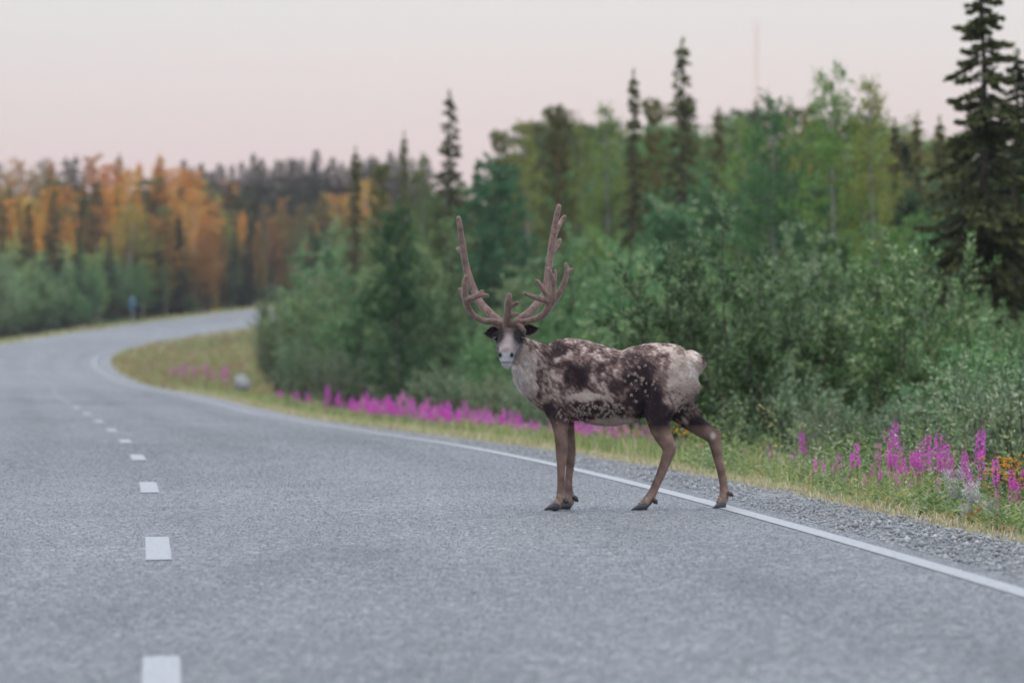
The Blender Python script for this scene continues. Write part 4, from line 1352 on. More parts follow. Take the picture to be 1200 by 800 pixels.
# pebbles on the right shoulder
def build_gravel():
    s, u = scatter(50000, 17, 95, 3.64, 4.85, 1.7)
    keep = rng_v.random(len(s)) < np.where(u < 4.45, 1, .3)
    s, u = s[keep], u[keep]
    X, Y, Z = off_point(s, u)
    n = len(s)
    oct_ = np.array([[1, 0, 0], [0, 1, 0], [-1, 0, 0], [0, -1, 0], [0, 0, 1], [0, 0, -1]], float)
    T0 = np.array([[0, 1, 4], [1, 2, 4], [2, 3, 4], [3, 0, 4], [1, 0, 5], [2, 1, 5], [3, 2, 5], [0, 3, 5]])
    r = rng_v.lognormal(-5.1, .45, n).clip(.004, .028)
    V = oct_[None] * (1 + .35 * rng_v.normal(size=(n, 6, 3))).clip(.4, 1.7) * r[:, None, None] * np.array([1, 1, .7])
    a = rng_v.uniform(0, 6.28, n)
    ca, sa = np.cos(a)[:, None], np.sin(a)[:, None]
    V = np.stack([V[..., 0] * ca - V[..., 1] * sa, V[..., 0] * sa + V[..., 1] * ca, V[..., 2]], -1)
    V = V + np.stack([X, Y, Z + r * .35], 1)[:, None]
    T = (T0[None] + (np.arange(n) * 6)[:, None, None]).reshape(-1, 3)
    tone = rng_v.choice(4, n, p=[.40, .28, .2, .12])
    c = np.array([[.26, .27, .275], [.33, .332, .335], [.18, .195, .205], [.39, .36, .34]])[tone] * rng_v.uniform(.75, 1.25, (n, 1))
    me = make_mesh('loose_gravel', V.reshape(-1, 3), T, np.repeat(c, 6, axis=0))
    o = link('loose_gravel', me, surf_mat('pebbles', rough=.75, spec=.3))
    stuff(o, 'grey crushed stone lying along the road shoulder', 'gravel')
build_gravel()

M_GRASS = foliage_mat('grass_blades', trans=.35, rough=.6, var=0, hue=0, spec=.2)
def blades(g, s, u, L, W, col, lean=.35, rng=rng_v, zoff=0.0):
    n = len(s)
    X, Y, Z = off_point(s, u)
    P = np.stack([X, Y, Z - .02 + zoff], 1)
    a = rng.uniform(0, 6.28, n)
    out = np.stack([np.cos(a), np.sin(a), np.zeros(n)], 1)
    bend = np.abs(rng.normal(size=n)) * lean
    f = rng.uniform(0, 6.28, n)
    S = np.stack([np.cos(f), np.sin(f), np.zeros(n)], 1) * (W * .5)[:, None]
    L = L[:, None]; b = bend[:, None]
    m = P + np.array([0, 0, .58]) * L + out * L * b * .3
    t = P + np.array([0, 0, .95]) * L * (1 - .25 * b) + out * L * b
    V = np.stack([P - S, P + S, m + S * .75, m - S * .75, t], 1).reshape(-1, 3)
    base = np.arange(n)[:, None] * 5
    g.add(V, base + np.array([[0, 1, 2, 3]]), base + np.array([[3, 2, 4]]), np.repeat(col, 5, axis=0))

def verge_grass():
    g = Geo()
    def sown(n, s0, s1, u0, u1, power, l0, l1, wd, cols, ps, patch=0.0, side=1, lean=.35):
        s, u = scatter(n, s0, s1, u0, u1, power)
        if patch:
            q = vnoise(s, u * 2.5, 1.4, 21) * .7 + vnoise(s, u, 4.5, 22) * .3
            k = q > patch
            s, u = s[k], u[k]
        n = len(s)
        grow = 1 + (s / 90.0)
        c = np.array(cols)[rng_v.choice(len(cols), n, p=ps)] * rng_v.uniform(.7, 1.3, (n, 1))
        blades(g, s, u * side, rng_v.uniform(l0, l1, n), wd * grow, c, lean)
    G1, G2, G3, D1, D2, RD_ = [.25, .33, .10], [.37, .42, .15], [.16, .24, .08], [.60, .51, .33], [.42, .34, .19], [.34, .17, .10]
    # near bank on the right, seen in detail
    sown(14000, 19, 62, 4.45, 5.2, 1.2, .03, .12, .005, [D1, D2, G2], [.45, .25, .30], .40, lean=1.1)
    sown(5000, 19, 66, 4.7, 5.5, 1.2, .10, .30, .004, [D1, D2, G1, G2], [.26, .14, .28, .32], .52, lean=.7)
    sown(30000, 20, 80, 4.95, 8.2, 1.2, .10, .36, .008, [G1, G2, G3, D1], [.38, .36, .2, .06], .25)
    sown(1400, 20, 80, 5.0, 7.5, 1.2, .35, .55, .004, [G1, G2, D1], [.4, .4, .2], .5)
    # the band towards the bend
    sown(24000, 60, 215, 4.5, 5.4, 1.1, .04, .18, .007, [D1, D2, G2], [.42, .20, .38], .22)
    sown(38000, 60, 225, 4.9, 9.0, 1.1, .12, .38, .009, [G1, G2, G3, D1, RD_], [.34, .36, .14, .12, .04], .15)
    # inside of the bend: meadow with patches of red sorrel
    sown(30000, 205, 425, 4.4, 12.5, 1.0, .10, .36, .014, [G1, G2, D1, RD_], [.27, .25, .14, .34], .12)
    # outside of the bend
    sown(9000, 330, 460, 4.2, 8.0, 1.0, .10, .40, .016, [G1, G2, D1, D2], [.3, .28, .24, .18], .15, side=-1)
    o = link('roadside_grass', g.mesh('roadside_grass'), M_GRASS)
    stuff(o, 'green and straw coloured grass covering the roadside verge', 'grass')
verge_grass()

# low leafy herbs between the grass: clumps of small broad leaves
def undergrowth():
    g = Geo()
    def clumps(n, s0, s1, u0, u1, power, hmin, hmax, lw, cols, ps):
        s, u = scatter(n, s0, s1, u0, u1, power)
        q = vnoise(s * 1.0, u * 3, .8, 31)
        k = q > .38
        s, u, q = s[k], u[k], q[k]
        X, Y, Z = off_point(s, u)
        for x, y, z, qq in zip(X, Y, Z, q):
            h = rng_v.uniform(hmin, hmax) * (.6 + .8 * (qq - .38))
            m = int(16 + 60 * h)
            t = rng_v.random(m)
            P = np.stack([x + rng_v.normal(size=m) * (.02 + .05 * t), y + rng_v.normal(size=m) * (.03 + .06 * t), z + h * t], 1)
            a = rng_v.uniform(0, 6.28, m)
            c = np.array(cols[rng_v.choice(len(cols), p=ps)]) * rng_v.uniform(.75, 1.25, (m, 1))
            g.leaves(P, np.stack([np.cos(a), np.sin(a), rng_v.uniform(.1, .9, m)], 1), rng_v.uniform(.025, .06, m), lw * rng_v.uniform(.7, 1.3, m), rng_v, c)
    cols = [(.15, .24, .08), (.23, .30, .10), (.31, .36, .23), (.36, .31, .11), (.10, .17, .06)]
    clumps(1500, 19, 46, 4.65, 5.4, 1.15, .06, .28, .014, cols, [.34, .28, .16, .12, .10])
    clumps(1500, 20, 62, 5.1, 7.2, 1.15, .22, .72, .016, cols, [.36, .28, .18, .06, .12])
    clumps(900, 60, 150, 4.9, 8.0, 1.1, .15, .45, .024, cols, [.36, .3, .12, .1, .12])
    o = link('verge_herbs', g.mesh('verge_herbs'), M_STEM)
    stuff(o, 'low leafy green herbs growing between the verge grasses', 'herbs')

# ---------------------------------------------------------------- flowering plants, each its own object
M_STEM = foliage_mat('herb_green', trans=.3, rough=.55, var=.18, hue=.015, spec=.25)
M_PETAL = foliage_mat('petals', trans=.45, rough=.6, var=.12, hue=.012, spec=.15)
undergrowth()

def petals(g, c, axis, r, k, rng, col, width=.8):
    """a k-petalled flower facing axis"""
    axis = axis / np.linalg.norm(axis)
    a = np.cross(axis, [.31, .52, .79]); a /= np.linalg.norm(a); b = np.cross(axis, a)
    ph = np.arange(k) * 6.283 / k + rng.uniform(0, 6)
    D = a[None] * np.cos(ph)[:, None] + b[None] * np.sin(ph)[:, None] + axis * .35
    g.leaves(np.tile(c, (k, 1)), D, r, r * width, rng, np.array(col) * rng.uniform(.75, 1.25, (k, 1)), fold=.15, up=axis[None], mid=.6)

def fireweed_proto(H, seed, bloom=(.55, .88), side=2, pods=True, detail=1.0, pale=False, big=1.0):
    """willowherb: leafy stem, open flowers, a point of buds above and red pods below"""
    rng = np.random.default_rng(seed)
    st, lf, fl, bd = Geo(), Geo(), Geo(), Geo()
    z = np.linspace(0, H, 9)
    ax = np.stack([.03 * np.sin(z * 2 + seed), .03 * np.cos(z * 1.7 + seed), z], 1)
    ck = np.array([.20, .10, .075]) if seed % 2 else np.array([.16, .14, .06])
    st.tube(ax, np.linspace(.0045, .0016, 9), 5, ck)
    def at(q): return np.array([np.interp(q * H, z, ax[:, i]) for i in range(3)])
    spikes = [(None, at, H, bloom)]
    for k in range(side):
        q0 = rng.uniform(.45, .62); az = rng.uniform(0, 6.28); L = H * rng.uniform(.20, .34)
        p0 = at(q0); e = p0 + np.array([math.cos(az) * .35, math.sin(az) * .35, .93]) * L
        P = np.stack([p0, (p0 + e) / 2 + np.array([math.cos(az), math.sin(az), 0]) * .04 * L, e])
        st.tube(P, [.0028, .002, .0012], 4, ck)
        spikes.append((1, (lambda q, P=P: np.array([np.interp(q, [0, .5, 1], P[:, i]) for i in range(3)])), L, (.35, .85)))
    n = int(34 * detail)
    qs = np.linspace(.10, bloom[0] - .03, n)
    P = np.array([at(q) for q in qs])
    ph = np.arange(n) * 2.4
    D = np.stack([np.cos(ph), np.sin(ph), np.full(n, .55)], 1)
    lc = np.array([[.10, .165, .07], [.14, .20, .09], [.19, .16, .07]])[rng.choice(3, n, p=[.55, .35, .10])]
    lf.leaves(P, D, rng.uniform(.07, .115, n) * (1 - .25 * qs), rng.uniform(.011, .017, n), rng, lc * rng.uniform(.8, 1.2, (n, 1)), fold=.2, up=np.array([0, 0, 1.0]))
    mag = np.array([.84, .14, .66]) if not pale else np.array([.74, .30, .56])
    parts = [('stem', st.mesh('stem', True)), ('foliage', lf.mesh('foliage'))]
    for tag_, f, L, (b0, b1) in spikes:
        fl, bd = Geo(), Geo()
        nf = int((34 if tag_ is None else 14) * detail)
        for i in range(nf):
            q = b0 + (b1 - b0) * i / nf
            az = i * 2.4 + rng.normal() * .2
            r = (.024 + .016 * (1 - (q - b0) / (1 - b0))) * rng.uniform(.8, 1.15)
            o = np.array([math.cos(az), math.sin(az), .15])
            c = f(q) + o * r
            petals(fl, c, o + np.array([0, 0, rng.normal() * .2]), .0215 * big * rng.uniform(.8, 1.2), 4, rng, mag * rng.uniform(.8, 1.15))
        nb_ = int((30 if tag_ is None else 12) * detail)
        qs = np.linspace(b1 - .02, 1.0, nb_)
        P = np.array([f(q) for q in qs]); az = np.arange(nb_) * 2.4
        tq = (1 - (qs - b1) / (1.02 - b1)).clip(.1, 1)
        D = np.stack([np.cos(az), np.sin(az), .2 + 1.2 * (1 - tq)], 1)
        bc = np.array([.34, .10, .20])[None] * tq[:, None] + np.array([.30, .22, .19])[None] * (1 - tq[:, None])
        bd.leaves(P, D, .030 * tq + .006, .007, rng, bc * rng.uniform(.8, 1.2, (nb_, 1)), fold=.4)
        if pods:
            npd = int((26 if tag_ is None else 6) * detail)
            qs = np.linspace(b0 - (.17 if tag_ is None else .2), b0 + .12, npd)
            P = np.array([f(max(q, .02)) for q in qs]); az = np.arange(npd) * 2.4 + 1
            D = np.stack([np.cos(az) * .6, np.sin(az) * .6, np.full(npd, .85)], 1)
            bd.leaves(P, D, rng.uniform(.045, .065, npd), .006, rng, np.array([.40, .105, .13]) * rng.uniform(.75, 1.25, (npd, 1)), fold=.3)
        parts += [('flower_spike', fl.mesh('flower_spike')), ('bud_tip', bd.mesh('bud_tip'))]
    for nm, me in parts:
        me.materials.append(M_STEM if nm in ('stem', 'foliage') else M_PETAL)
    return dict(parts=parts, H=H)

FW = [fireweed_proto(.95, 1, (.50, .88), 1, True, 1.2), fireweed_proto(.95, 2, (.46, .86), 2, True, 1.2), fireweed_proto(.95, 3, (.54, .88), 0, True, 1.2), fireweed_proto(.95, 4, (.50, .80), 2, True, 1.1, True), fireweed_proto(.95, 5, (.56, .86), 0, True, 1.1), fireweed_proto(.95, 6, (.42, .9), 3, True, 1.2)]
FW_FAR = [fireweed_proto(.95, 7, (.42, .94), 3, False, .9, False, 1.5), fireweed_proto(.95, 8, (.48, .94), 2, False, .9, False, 1.5), fireweed_proto(.95, 9, (.48, .92), 3, True, .8, True, 1.3)]

HERBS = []
def herb(parts, name, x, y, sc, cat, px, zone, desc, lean=(0, 0)):
    z = float(ground_z(x, y)[0])
    o = bpy.data.objects.new(name, None)
    C.objects.link(o)
    o.location = (x, y, z - .03)
    o.rotation_euler = (lean[0], lean[1], rng_v.uniform(0, 6.28))
    o.scale = (sc, sc, sc)
    o['category'] = cat
    for nm, me in parts:
        c = link(nm, me, None, o)
        if nm in ('flower_spike', 'bud_tip', 'foliage', 'flower_head'):
            c['kind'] = 'stuff'
    HERBS.append((px, zone, desc, o))
    return o

def fireweed(px, u, top, far=False, desc='magenta fireweed', zone='', kind=None):
    u = u - .35 if u > 0 else u + .2
    s = find(px, u)
    X, Y, Z = off_point(s, u)
    X, Y = float(X), float(Y)
    zt = CAM_H + (HOR - top) / FPX * Y
    h = zt - float(ground_z(X, Y)[0]) + .03
    if h < .2: return
    pr = (FW_FAR if far else FW)
    f = pr[rng_v.integers(0, len(pr))] if kind is None else pr[kind]
    herb(f['parts'], 'fireweed', X, Y, h / f['H'], 'flower', px, zone, desc, (rng_v.normal() * .05, rng_v.normal() * .05))

# the stand at the right, nearest to the camera: column, offset, row of the tip
for px, u, top, kd in ((943, 5.75, 500, 4), (966, 5.6, 548, 3), (985, 5.8, 540, 0), (1008, 5.7, 524, 2), (1020, 5.9, 552, 5), (1038, 5.75, 486, 0), (1049, 5.95, 497, 3), (1060, 5.7, 540, 1), (1074, 5.9, 506, 1), (1086, 6.05, 502, 2),
                       (1098, 5.9, 499, 0), (1108, 5.75, 526, 4), (1030, 5.6, 556, 1), (1094, 5.65, 566, 3), (1128, 5.95, 546, 5), (1149, 5.8, 491, 4), (1140, 5.6, 560, 1), (1184, 5.6, 556, 5), (1197, 5.7, 570, 1), (1168, 5.5, 582, 3), (912, 5.75, 556, 3), (1118, 5.6, 568, 1), (1044, 5.7, 530, 5), (1053, 5.6, 560, 0), (1080, 5.75, 530, 5), (1015, 5.6, 566, 0), (996, 5.7, 562, 1), (930, 5.7, 560, 3), (1068, 5.6, 572, 3), (955, 5.65, 545, 2), (976, 5.7, 552, 0), (1002, 5.75, 535, 4), (1027, 5.8, 515, 2), (1056, 5.8, 515, 4), (1066, 5.75, 522, 2), (1091, 5.8, 515, 4), (1102, 5.8, 512, 2), (1114, 5.8, 538, 0), (1135, 5.75, 530, 4), (1156, 5.7, 520, 2), (1174, 5.7, 540, 2), (1194, 5.75, 546, 4)):
    if top > 522: u, top = u - .28, top - 14
    else: top -= 4
    fireweed(px, u, top, zone='in the near stand at the right', desc='tall magenta fireweed' if top < 514 else 'short magenta fireweed', kind=kd)
for px, u, top in ((780, 6.3, 512), (800, 6.2, 520), (818, 6.2, 526), (828, 6.1, 530), (888, 6.1, 538), (896, 6.0, 545), (906, 6.1, 530), (918, 6.0, 540), (928, 6.0, 534), (873, 6.2, 530), (862, 6.1, 534), (868, 6.1, 538), (858, 6.2, 541), (836, 6.2, 536), (846, 6.0, 548), (880, 6.3, 548)):
    fireweed(px, u - .15, top - 12, zone='just right of the reindeer hind legs', desc='small magenta fireweed')
for px, u, top in ((764, 6.6, 505), (770, 6.4, 512), (755, 6.8, 503), (742, 6.7, 500), (733, 6.8, 498), (722, 6.7, 500), (712, 6.9, 497), (703, 6.8, 499), (694, 6.9, 494), (686, 6.8, 498), (678, 6.9, 496), (672, 6.8, 499), (812, 6.5, 530), (790, 6.6, 520), (660, 6.8, 497), (652, 6.9, 494), (717, 6.9, 499), (728, 6.8, 499), (690, 6.7, 500), (681, 6.9, 497), (706, 6.7, 501), (699, 6.9, 496), (758, 6.6, 506), (748, 6.7, 503)):
    fireweed(px, u - .3, top - 9, far=True, kind=int(rng_v.integers(0, 2)), zone='seen between the reindeer legs', desc='magenta fireweed')
# the long pink band along the ditch to the left of the reindeer
def band_top(px):
    return float(np.interp(px, [320, 360, 400, 430, 470, 520, 560, 600, 640], [452, 456, 460, 459, 461, 468, 474, 482, 490]))
k_ = 0
for px in np.concatenate([np.linspace(412, 645, 105), np.linspace(322, 412, 20)]):
    pxx = px + rng_v.normal() * 2
    fireweed(pxx, 5.9 + rng_v.uniform(0, 1.5), band_top(pxx) + rng_v.normal() * 5 + rng_v.uniform(0, 12), far=True, zone='in the pink band left of the reindeer', desc='bright magenta fireweed' if px > 412 else 'pale pink fireweed')
for px, u, top in zip(rng_v.uniform(160, 268, 15), rng_v.uniform(5.6, 8.5, 15), rng_v.uniform(422, 442, 15)):
    fireweed(px, u, top, far=True, kind=2, zone='on the inside of the far bend', desc='faded pink fireweed')
for px, u in zip(rng_v.uniform(84, 122, 12), -rng_v.uniform(5.6, 7.0, 12)):
    fireweed(px, u, 381 + rng_v.normal() * 1.5, far=True, kind=2, zone='on the outer side of the far bend', desc='faded pink fireweed')

# tansy: stiff stems with flat heads of orange-yellow buttons
def tansy_proto(H, seed, n_st=6):
    rng = np.random.default_rng(seed)
    st, lf, fl = Geo(), Geo(), Geo()
    for k in range(n_st):
        az = rng.uniform(0, 6.28); rad = rng.uniform(.03, .16); h = H * rng.uniform(.72, 1.0)
        P = np.array([[0, 0, 0], [math.cos(az) * rad * .6, math.sin(az) * rad * .6, h * .5], [math.cos(az) * rad, math.sin(az) * rad, h * .9]])
        st.tube(P, [.004, .0032, .002], 5, (.11, .13, .05))
        m = 46
        q = rng.uniform(.1, .95, m)
        pp = np.stack([np.interp(q, [0, .5, 1], P[:, i]) for i in range(3)], 1)
        a = rng.uniform(0, 6.28, m)
        lf.leaves(pp, np.stack([np.cos(a), np.sin(a), np.full(m, .45)], 1), rng.uniform(.03, .075, m), .012, rng, np.array([.075, .125, .05]) * rng.uniform(.7, 1.3, (m, 1)))
        top = P[-1]
        for j in range(15):
            a = rng.uniform(0, 6.28); r = .06 * math.sqrt(rng.random())
            c = top + np.array([math.cos(a) * r, math.sin(a) * r, h * .1 + rng.normal() * .006 - r * .25])
            st.tube(np.stack([top, c]), [.0014, .001], 3, (.12, .14, .05), cap=False)
            th = np.linspace(0, 6.283, 7)[:-1]
            ring = np.stack([np.cos(th) * .010, np.sin(th) * .010, np.zeros(6)], 1)
            V = np.concatenate([c + ring, c + ring * .75 + np.array([0, 0, .006]), [c + np.array([0, 0, .0075])]])
            jj = np.arange(6); kk = (jj + 1) % 6
            fl.add(V, np.stack([jj, kk, kk + 6, jj + 6], 1), np.stack([jj + 6, kk + 6, np.full(6, 12)], 1), np.array([.78, .33, .02]) * rng.uniform(.8, 1.15))
    return [('stem', st.mesh('stem', True)), ('foliage', lf.mesh('leaf_mass')), ('flower_head', fl.mesh('flower_head'))]
TAN = [tansy_proto(.85, 61), tansy_proto(.85, 62, 8)]
for tp in TAN:
    tp[0][1].materials.append(M_STEM); tp[1][1].materials.append(M_STEM); tp[2][1].materials.append(M_PETAL)
for i, (px, u, top) in enumerate(((1163, 5.75, 527), (1178, 5.6, 540), (1190, 5.7, 532), (1203, 5.75, 527), (1158, 5.5, 560), (1196, 5.5, 556), (1125, 5.5, 588), (1172, 5.65, 530), (1184, 5.55, 546), (1207, 5.6, 540), (1168, 5.45, 572))):
    u -= .38; s = find(px, u); X, Y, Z = off_point(s, u)
    h = CAM_H + (HOR - top) / FPX * float(Y) - float(ground_z(float(X), float(Y))[0]) + .03
    herb(TAN[i % 2], 'tansy', float(X), float(Y), h / .85, 'flower', px, 'at the right edge of the picture', 'orange-yellow flat-headed tansy')

# mugwort: silvery leafy stems
def mugwort_proto(H, seed):
    rng = np.random.default_rng(seed)
    st, lf = Geo(), Geo()
    for k in range(16):
        az = k * 2.4; rad = rng.uniform(.02, .22); h = H * rng.uniform(.55, 1.0)
        P = np.array([[0, 0, 0], [math.cos(az) * rad * .5, math.sin(az) * rad * .5, h * .5], [math.cos(az) * rad, math.sin(az) * rad, h]])
        st.tube(P, [.0035, .0025, .001], 4, (.24, .25, .19))
        m = 70
        q = np.linspace(.1, 1, m)
        pp = np.stack([np.interp(q, [0, .5, 1], P[:, i]) for i in range(3)], 1)
        a = np.arange(m) * 2.4
        lf.leaves(pp, np.stack([np.cos(a), np.sin(a), np.full(m, .75)], 1), rng.uniform(.035, .075, m), .014, rng, np.array([.60, .62, .57]) * rng.uniform(.6, 1.2, (m, 1)))
    return [('stem', st.mesh('stem', True)), ('foliage', lf.mesh('leaf_mass'))]
MUG = [mugwort_proto(.7, 71), mugwort_proto(.7, 72)]
for tp in MUG:
    for nm, me in tp: me.materials.append(M_STEM)
for i, (px, u, top) in enumerate(((1122, 5.3, 546), (1106, 5.2, 572), (1140, 5.25, 562), (1158, 5.2, 578), (1130, 5.1, 588), (1094, 5.15, 594))):
    u -= .38; s = find(px, u); X, Y, Z = off_point(s, u)
    h = CAM_H + (HOR - top) / FPX * float(Y) - float(ground_z(float(X), float(Y))[0]) + .03
    herb(MUG[i % 2], 'mugwort', float(X), float(Y), h / .7, 'plant', px, 'in front of the near fireweed', 'silvery grey mugwort')

# yarrow: white flat umbels;  hawkweed: loose yellow heads
def umbel_proto(H, seed, col, n_st, rad_h, petal, spread=.10, dens=26):
    rng = np.random.default_rng(seed)
    st, lf, fl = Geo(), Geo(), Geo()
    for k in range(n_st):
        az = rng.uniform(0, 6.28); rad = rng.uniform(.01, spread); h = H * rng.uniform(.7, 1.0)
        P = np.array([[0, 0, 0], [math.cos(az) * rad * .6, math.sin(az) * rad * .6, h * .5], [math.cos(az) * rad, math.sin(az) * rad, h]])
        st.tube(P, [.0026, .002, .0012], 4, (.13, .16, .07))
        m = 22
        q = rng.uniform(.02, .8, m); pp = np.stack([np.interp(q, [0, .5, 1], P[:, i]) for i in range(3)], 1); a = rng.uniform(0, 6.28, m)
        lf.leaves(pp, np.stack([np.cos(a), np.sin(a), np.full(m, .6)], 1), rng.uniform(.03, .08, m), .010, rng, np.array([.11, .16, .07]) * rng.uniform(.7, 1.3, (m, 1)))
        for j in range(dens):
            a = rng.uniform(0, 6.28); r = rad_h * math.sqrt(rng.random())
            c = P[-1] + np.array([math.cos(a) * r, math.sin(a) * r, rng.normal() * .003])
            petals(fl, c, np.array([rng.normal() * .2, rng.normal() * .2, 1.0]), petal, 5, rng, col)
    return [('stem', st.mesh('stem', True)), ('foliage', lf.mesh('leaf_mass')), ('flower_head', fl.mesh('flower_head'))]
YAR = [umbel_proto(.5, 81, (.66, .64, .60), 4, .035, .006), umbel_proto(.5, 82, (.64, .62, .58), 6, .03, .006)]
YEL = [umbel_proto(.55, 83, (.78, .46, .02), 9, .014, .019, .14, 3), umbel_proto(.55, 84, (.80, .44, .02), 11, .016, .018, .18, 3)]
for tp in YAR + YEL:
    tp[0][1].materials.append(M_STEM); tp[1][1].materials.append(M_STEM); tp[2][1].materials.append(M_PETAL)
def umbel(pr, name, px, u, top, zone, desc, ref):
    u -= .38; s = find(px, u); X, Y, Z = off_point(s, u)
    h = CAM_H + (HOR - top) / FPX * float(Y) - float(ground_z(float(X), float(Y))[0]) + .03
    if h > .15:
        herb(pr, name, float(X), float(Y), h / ref, 'flower', px, zone, desc)
for i, (px, u, top) in enumerate(((905, 5.7, 538), (915, 5.5, 556), (884, 5.8, 548), (1008, 5.3, 575), (960, 5.4, 570), (985, 5.35, 578), (812, 6.0, 540), (945, 5.3, 578), (1145, 5.35, 575), (870, 5.6, 560), (930, 5.4, 566))):
    umbel(YAR[i % 2], 'yarrow', px, u, top, 'in the verge right of the reindeer', 'white flat-headed yarrow', .5)
for i, (px, u, top) in enumerate(((785, 6.3, 500), (797, 6.2, 505), (806, 6.2, 512), (815, 6.1, 524), (770, 6.4, 514), (745, 6.4, 508), (728, 6.5, 510), (712, 6.4, 513), (700, 6.5, 516), (690, 6.3, 520), (822, 6.0, 535), (755, 6.2, 525))):
    umbel(YEL[i % 2], 'hawkweed', px, u - .35, top - 12, 'behind the reindeer legs', 'yellow flowered hawkweed', .55)
for i, (px, u, top) in enumerate(((895, 5.5, 572), (925, 5.6, 562), (1068, 5.5, 575), (1100, 5.5, 555), (870, 5.7, 566), (1010, 5.5, 570))):
    umbel(YEL[i % 2], 'hawkweed', px, u, top, 'among the fireweed at the right', 'small yellow hawkweed', .55)
# dock: a few broad reddish orange leaves at the gravel edge
def dock_proto(seed):
    rng = np.random.default_rng(seed)
    parts = []
    for k in range(7):
        g = Geo(); az = k * 2.4 + rng.normal() * .3; L = rng.uniform(.10, .20); el = rng.uniform(.2, .9)
        o = np.array([math.cos(az) * math.cos(el), math.sin(az) * math.cos(el), math.sin(el)]); sd = np.array([-math.sin(az), math.cos(az), 0]); up = np.cross(o, sd)
        t = np.linspace(0, 1, 7); w = .032 * np.sin(np.pi * (t * .92 + .06)) ** .7
        c = o[None] * (L * t)[:, None] + np.array([0, 0, -.5]) * (L * t ** 2 * .5)[:, None] + np.array([0, 0, .02])
        V = np.stack([c - sd * w[:, None], c - up * .006, c + sd * w[:, None]], 1).reshape(-1, 3)
        i = np.arange(6)[:, None] * 3; j = np.arange(2)[None]
        Q = np.stack([i + j, i + j + 1, i + 4 + j, i + 3 + j], -1).reshape(-1, 4)
        col = [(.50, .16, .03), (.33, .15, .05), (.12, .16, .05), (.22, .10, .045)][rng.choice(4, p=[.2, .3, .3, .2])]
        g.add(V, Q, None, np.array(col) * rng.uniform(.8, 1.2))
        parts.append(('leaf', g.mesh('leaf', True)))
    return parts
DOCK = [dock_proto(91), dock_proto(92), dock_proto(93)]
for tp in DOCK:
    for nm, me in tp: me.materials.append(M_STEM)
for i, (px, u) in enumerate(((1146, 5.1), (1162, 5.15), (1176, 5.1), (1130, 5.15), (1190, 5.2), (1010, 5.2), (1035, 5.15), (985, 5.2), (1060, 5.15), (1090, 5.1))):
    u -= .38; s = find(px, u); X, Y, Z = off_point(s, u)
    herb(DOCK[i % 3], 'dock', float(X), float(Y), rng_v.uniform(.8, 1.2), 'plant', px, 'at the gravel edge on the right', 'low reddish leaved dock')

zz_ = {}
for px, zone, desc, o in HERBS:
    zz_.setdefault((zone, desc), []).append((px, o))
for (zone, desc), lst in zz_.items():
    lst.sort(key=lambda a: a[0])
    for i, (px, o) in enumerate(lst):
        o['label'] = f'{desc} {zone}' if len(lst) == 1 else f'{desc} {zone}, {ordinal(i)} from left'
        if len(lst) > 1: o['group'] = f'{desc} {zone}'

# ---------------------------------------------------------------- single things: sign, boulder, mast
def road_sign():
    M_POST = surf_mat('galvanised_post', rough=.5, spec=.5, color=(.38, .40, .41), noise=.15, nscale=30)
    M_BLUE = surf_mat('sign_blue', rough=.4, spec=.4, color=(.06, .13, .19), noise=.1, nscale=20)
    d = 398.0; x = (155 - 600) / FPX * d
    z = float(ground_z(x, d)[0])
    r = thing('road_sign', 'small blue road sign on a grey post beside the far bend', 'sign', (x, d, z), .25)
    zt = CAM_H + (HOR - 348) / FPX * d - z
    g = Geo(); g.tube([(0, .03, -.1), (0, .03, zt - .05)], [.045, .045], 10); link('post', g.mesh('post', True), M_POST, r)
    g = Geo()
    a = np.linspace(0, 2 * np.pi, 28, endpoint=False)
    sx = .24 * np.sign(np.cos(a)) * abs(np.cos(a)) ** .5; sz = .50 * np.sign(np.sin(a)) * abs(np.sin(a)) ** .5 + zt - .50
    V = np.concatenate([np.stack([sx, 0 * a - .03, sz], 1), np.stack([sx, 0 * a - .005, sz], 1), [[0, -.03, zt - .5], [0, -.005, zt - .5]]])
    j = np.arange(28); k = (j + 1) % 28
    g.add(V, np.stack([j, j + 28, k + 28, k], 1), np.concatenate([np.stack([np.full(28, 56), j, k], 1), np.stack([np.full(28, 57), k + 28, j + 28], 1)]))
    link('plate', g.mesh('plate'), M_BLUE, r)
road_sign()

def boulder():
    s = find(284, 7.2); X, Y, Z = off_point(s, 7.2); X, Y = float(X), float(Y)
    bm = bmesh.new()
    bmesh.ops.create_icosphere(bm, subdivisions=4, radius=1)
    for v in bm.verts:
        n = mfractal(v.co * 1.1, 1.0, 2.0, 4)
        v.co = Vector((v.co.x * .30, v.co.y * .30, v.co.z * .34)) * (1 + .28 * n)
    me = bpy.data.meshes.new('boulder'); bm.to_mesh(me); bm.free()
    o = link('boulder', me, surf_mat('pale_granite', rough=.85, spec=.2, color=(.34, .34, .35), noise=.25, nscale=9, bump=.02))
    h = CAM_H + (HOR - 435) / FPX * Y
    o.location = (X, Y, h - .46)
    tag(o, 'pale grey boulder lying in the ditch by the bushes near the bend', 'boulder')
boulder()

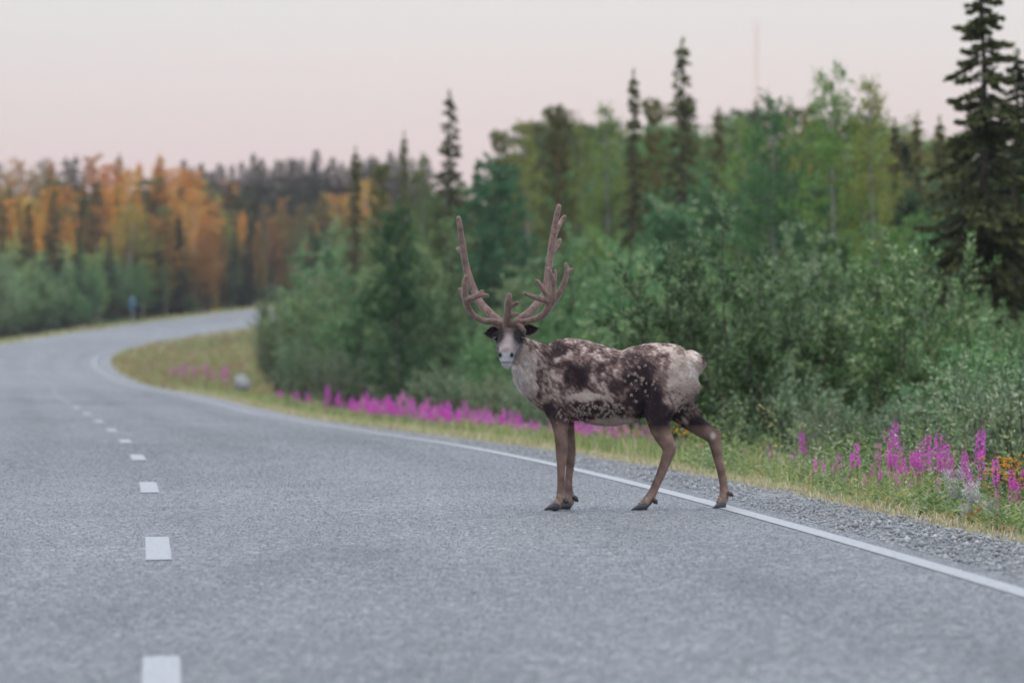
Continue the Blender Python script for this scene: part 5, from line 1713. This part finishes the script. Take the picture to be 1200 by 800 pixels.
def mast():
    d = 2600.0; x = (886 - 600) / FPX * d
    z0 = float(ground_z(x, d)[0]); top = CAM_H + (HOR - 24) / FPX * d
    g = Geo(); w = 1.0
    legs_ = [(w * math.cos(a), w * math.sin(a)) for a in (0, 2.094, 4.189)]
    M_M = surf_mat('mast_steel', rough=.5, spec=.4, color=(.26, .27, .31))
    r = thing('radio_mast', 'thin distant lattice radio mast rising behind the wood', 'mast', (x, d, z0))
    for a in legs_:
        q = Geo(); q.tube([(a[0], a[1], -1), (a[0], a[1], top - z0)], [.16, .16], 6); link('leg', q.mesh('leg'), M_M, r)
    zz = 0.0
    while zz < top - z0 - 2:
        for i in range(3):
            a, b = legs_[i], legs_[(i + 1) % 3]
            g.tube([(a[0], a[1], zz), (b[0], b[1], zz + 2)], [.07, .07], 3, cap=False)
            g.tube([(a[0], a[1], zz), (b[0], b[1], zz)], [.07, .07], 3, cap=False)
        zz += 2
    b = link('lattice_bracing', g.mesh('lattice_bracing'), M_M, r)
    b['kind'] = 'stuff'
mast()

# ---------------------------------------------------------------- thin evening haze
def haze_box():
    m, N, L, out = new_mat('evening_haze')
    v = N.new('ShaderNodeVolumePrincipled')
    v.inputs['Color'].default_value = (.93, .92, .95, 1)
    v.inputs['Density'].default_value = 0.00014
    v.inputs['Anisotropy'].default_value = 0.0
    L.new(v.outputs['Volume'], out.inputs['Volume'])
    x0, x1, y0, y1, z0, z1 = -4100, 4100, -4100, 6600, -6, 60
    V = [(x0, y0, z0), (x1, y0, z0), (x1, y1, z0), (x0, y1, z0), (x0, y0, z1), (x1, y0, z1), (x1, y1, z1), (x0, y1, z1)]
    Q = [(0, 3, 2, 1), (4, 5, 6, 7), (0, 1, 5, 4), (1, 2, 6, 5), (2, 3, 7, 6), (3, 0, 4, 7)]
    o = link('haze', make_mesh('haze', V, np.array(Q)), m)
    o['kind'] = 'stuff'
    o['label'] = 'thin pale evening haze in the air over the road and woods'
    o['category'] = 'haze'
HAZE = True
if HAZE:
    haze_box()
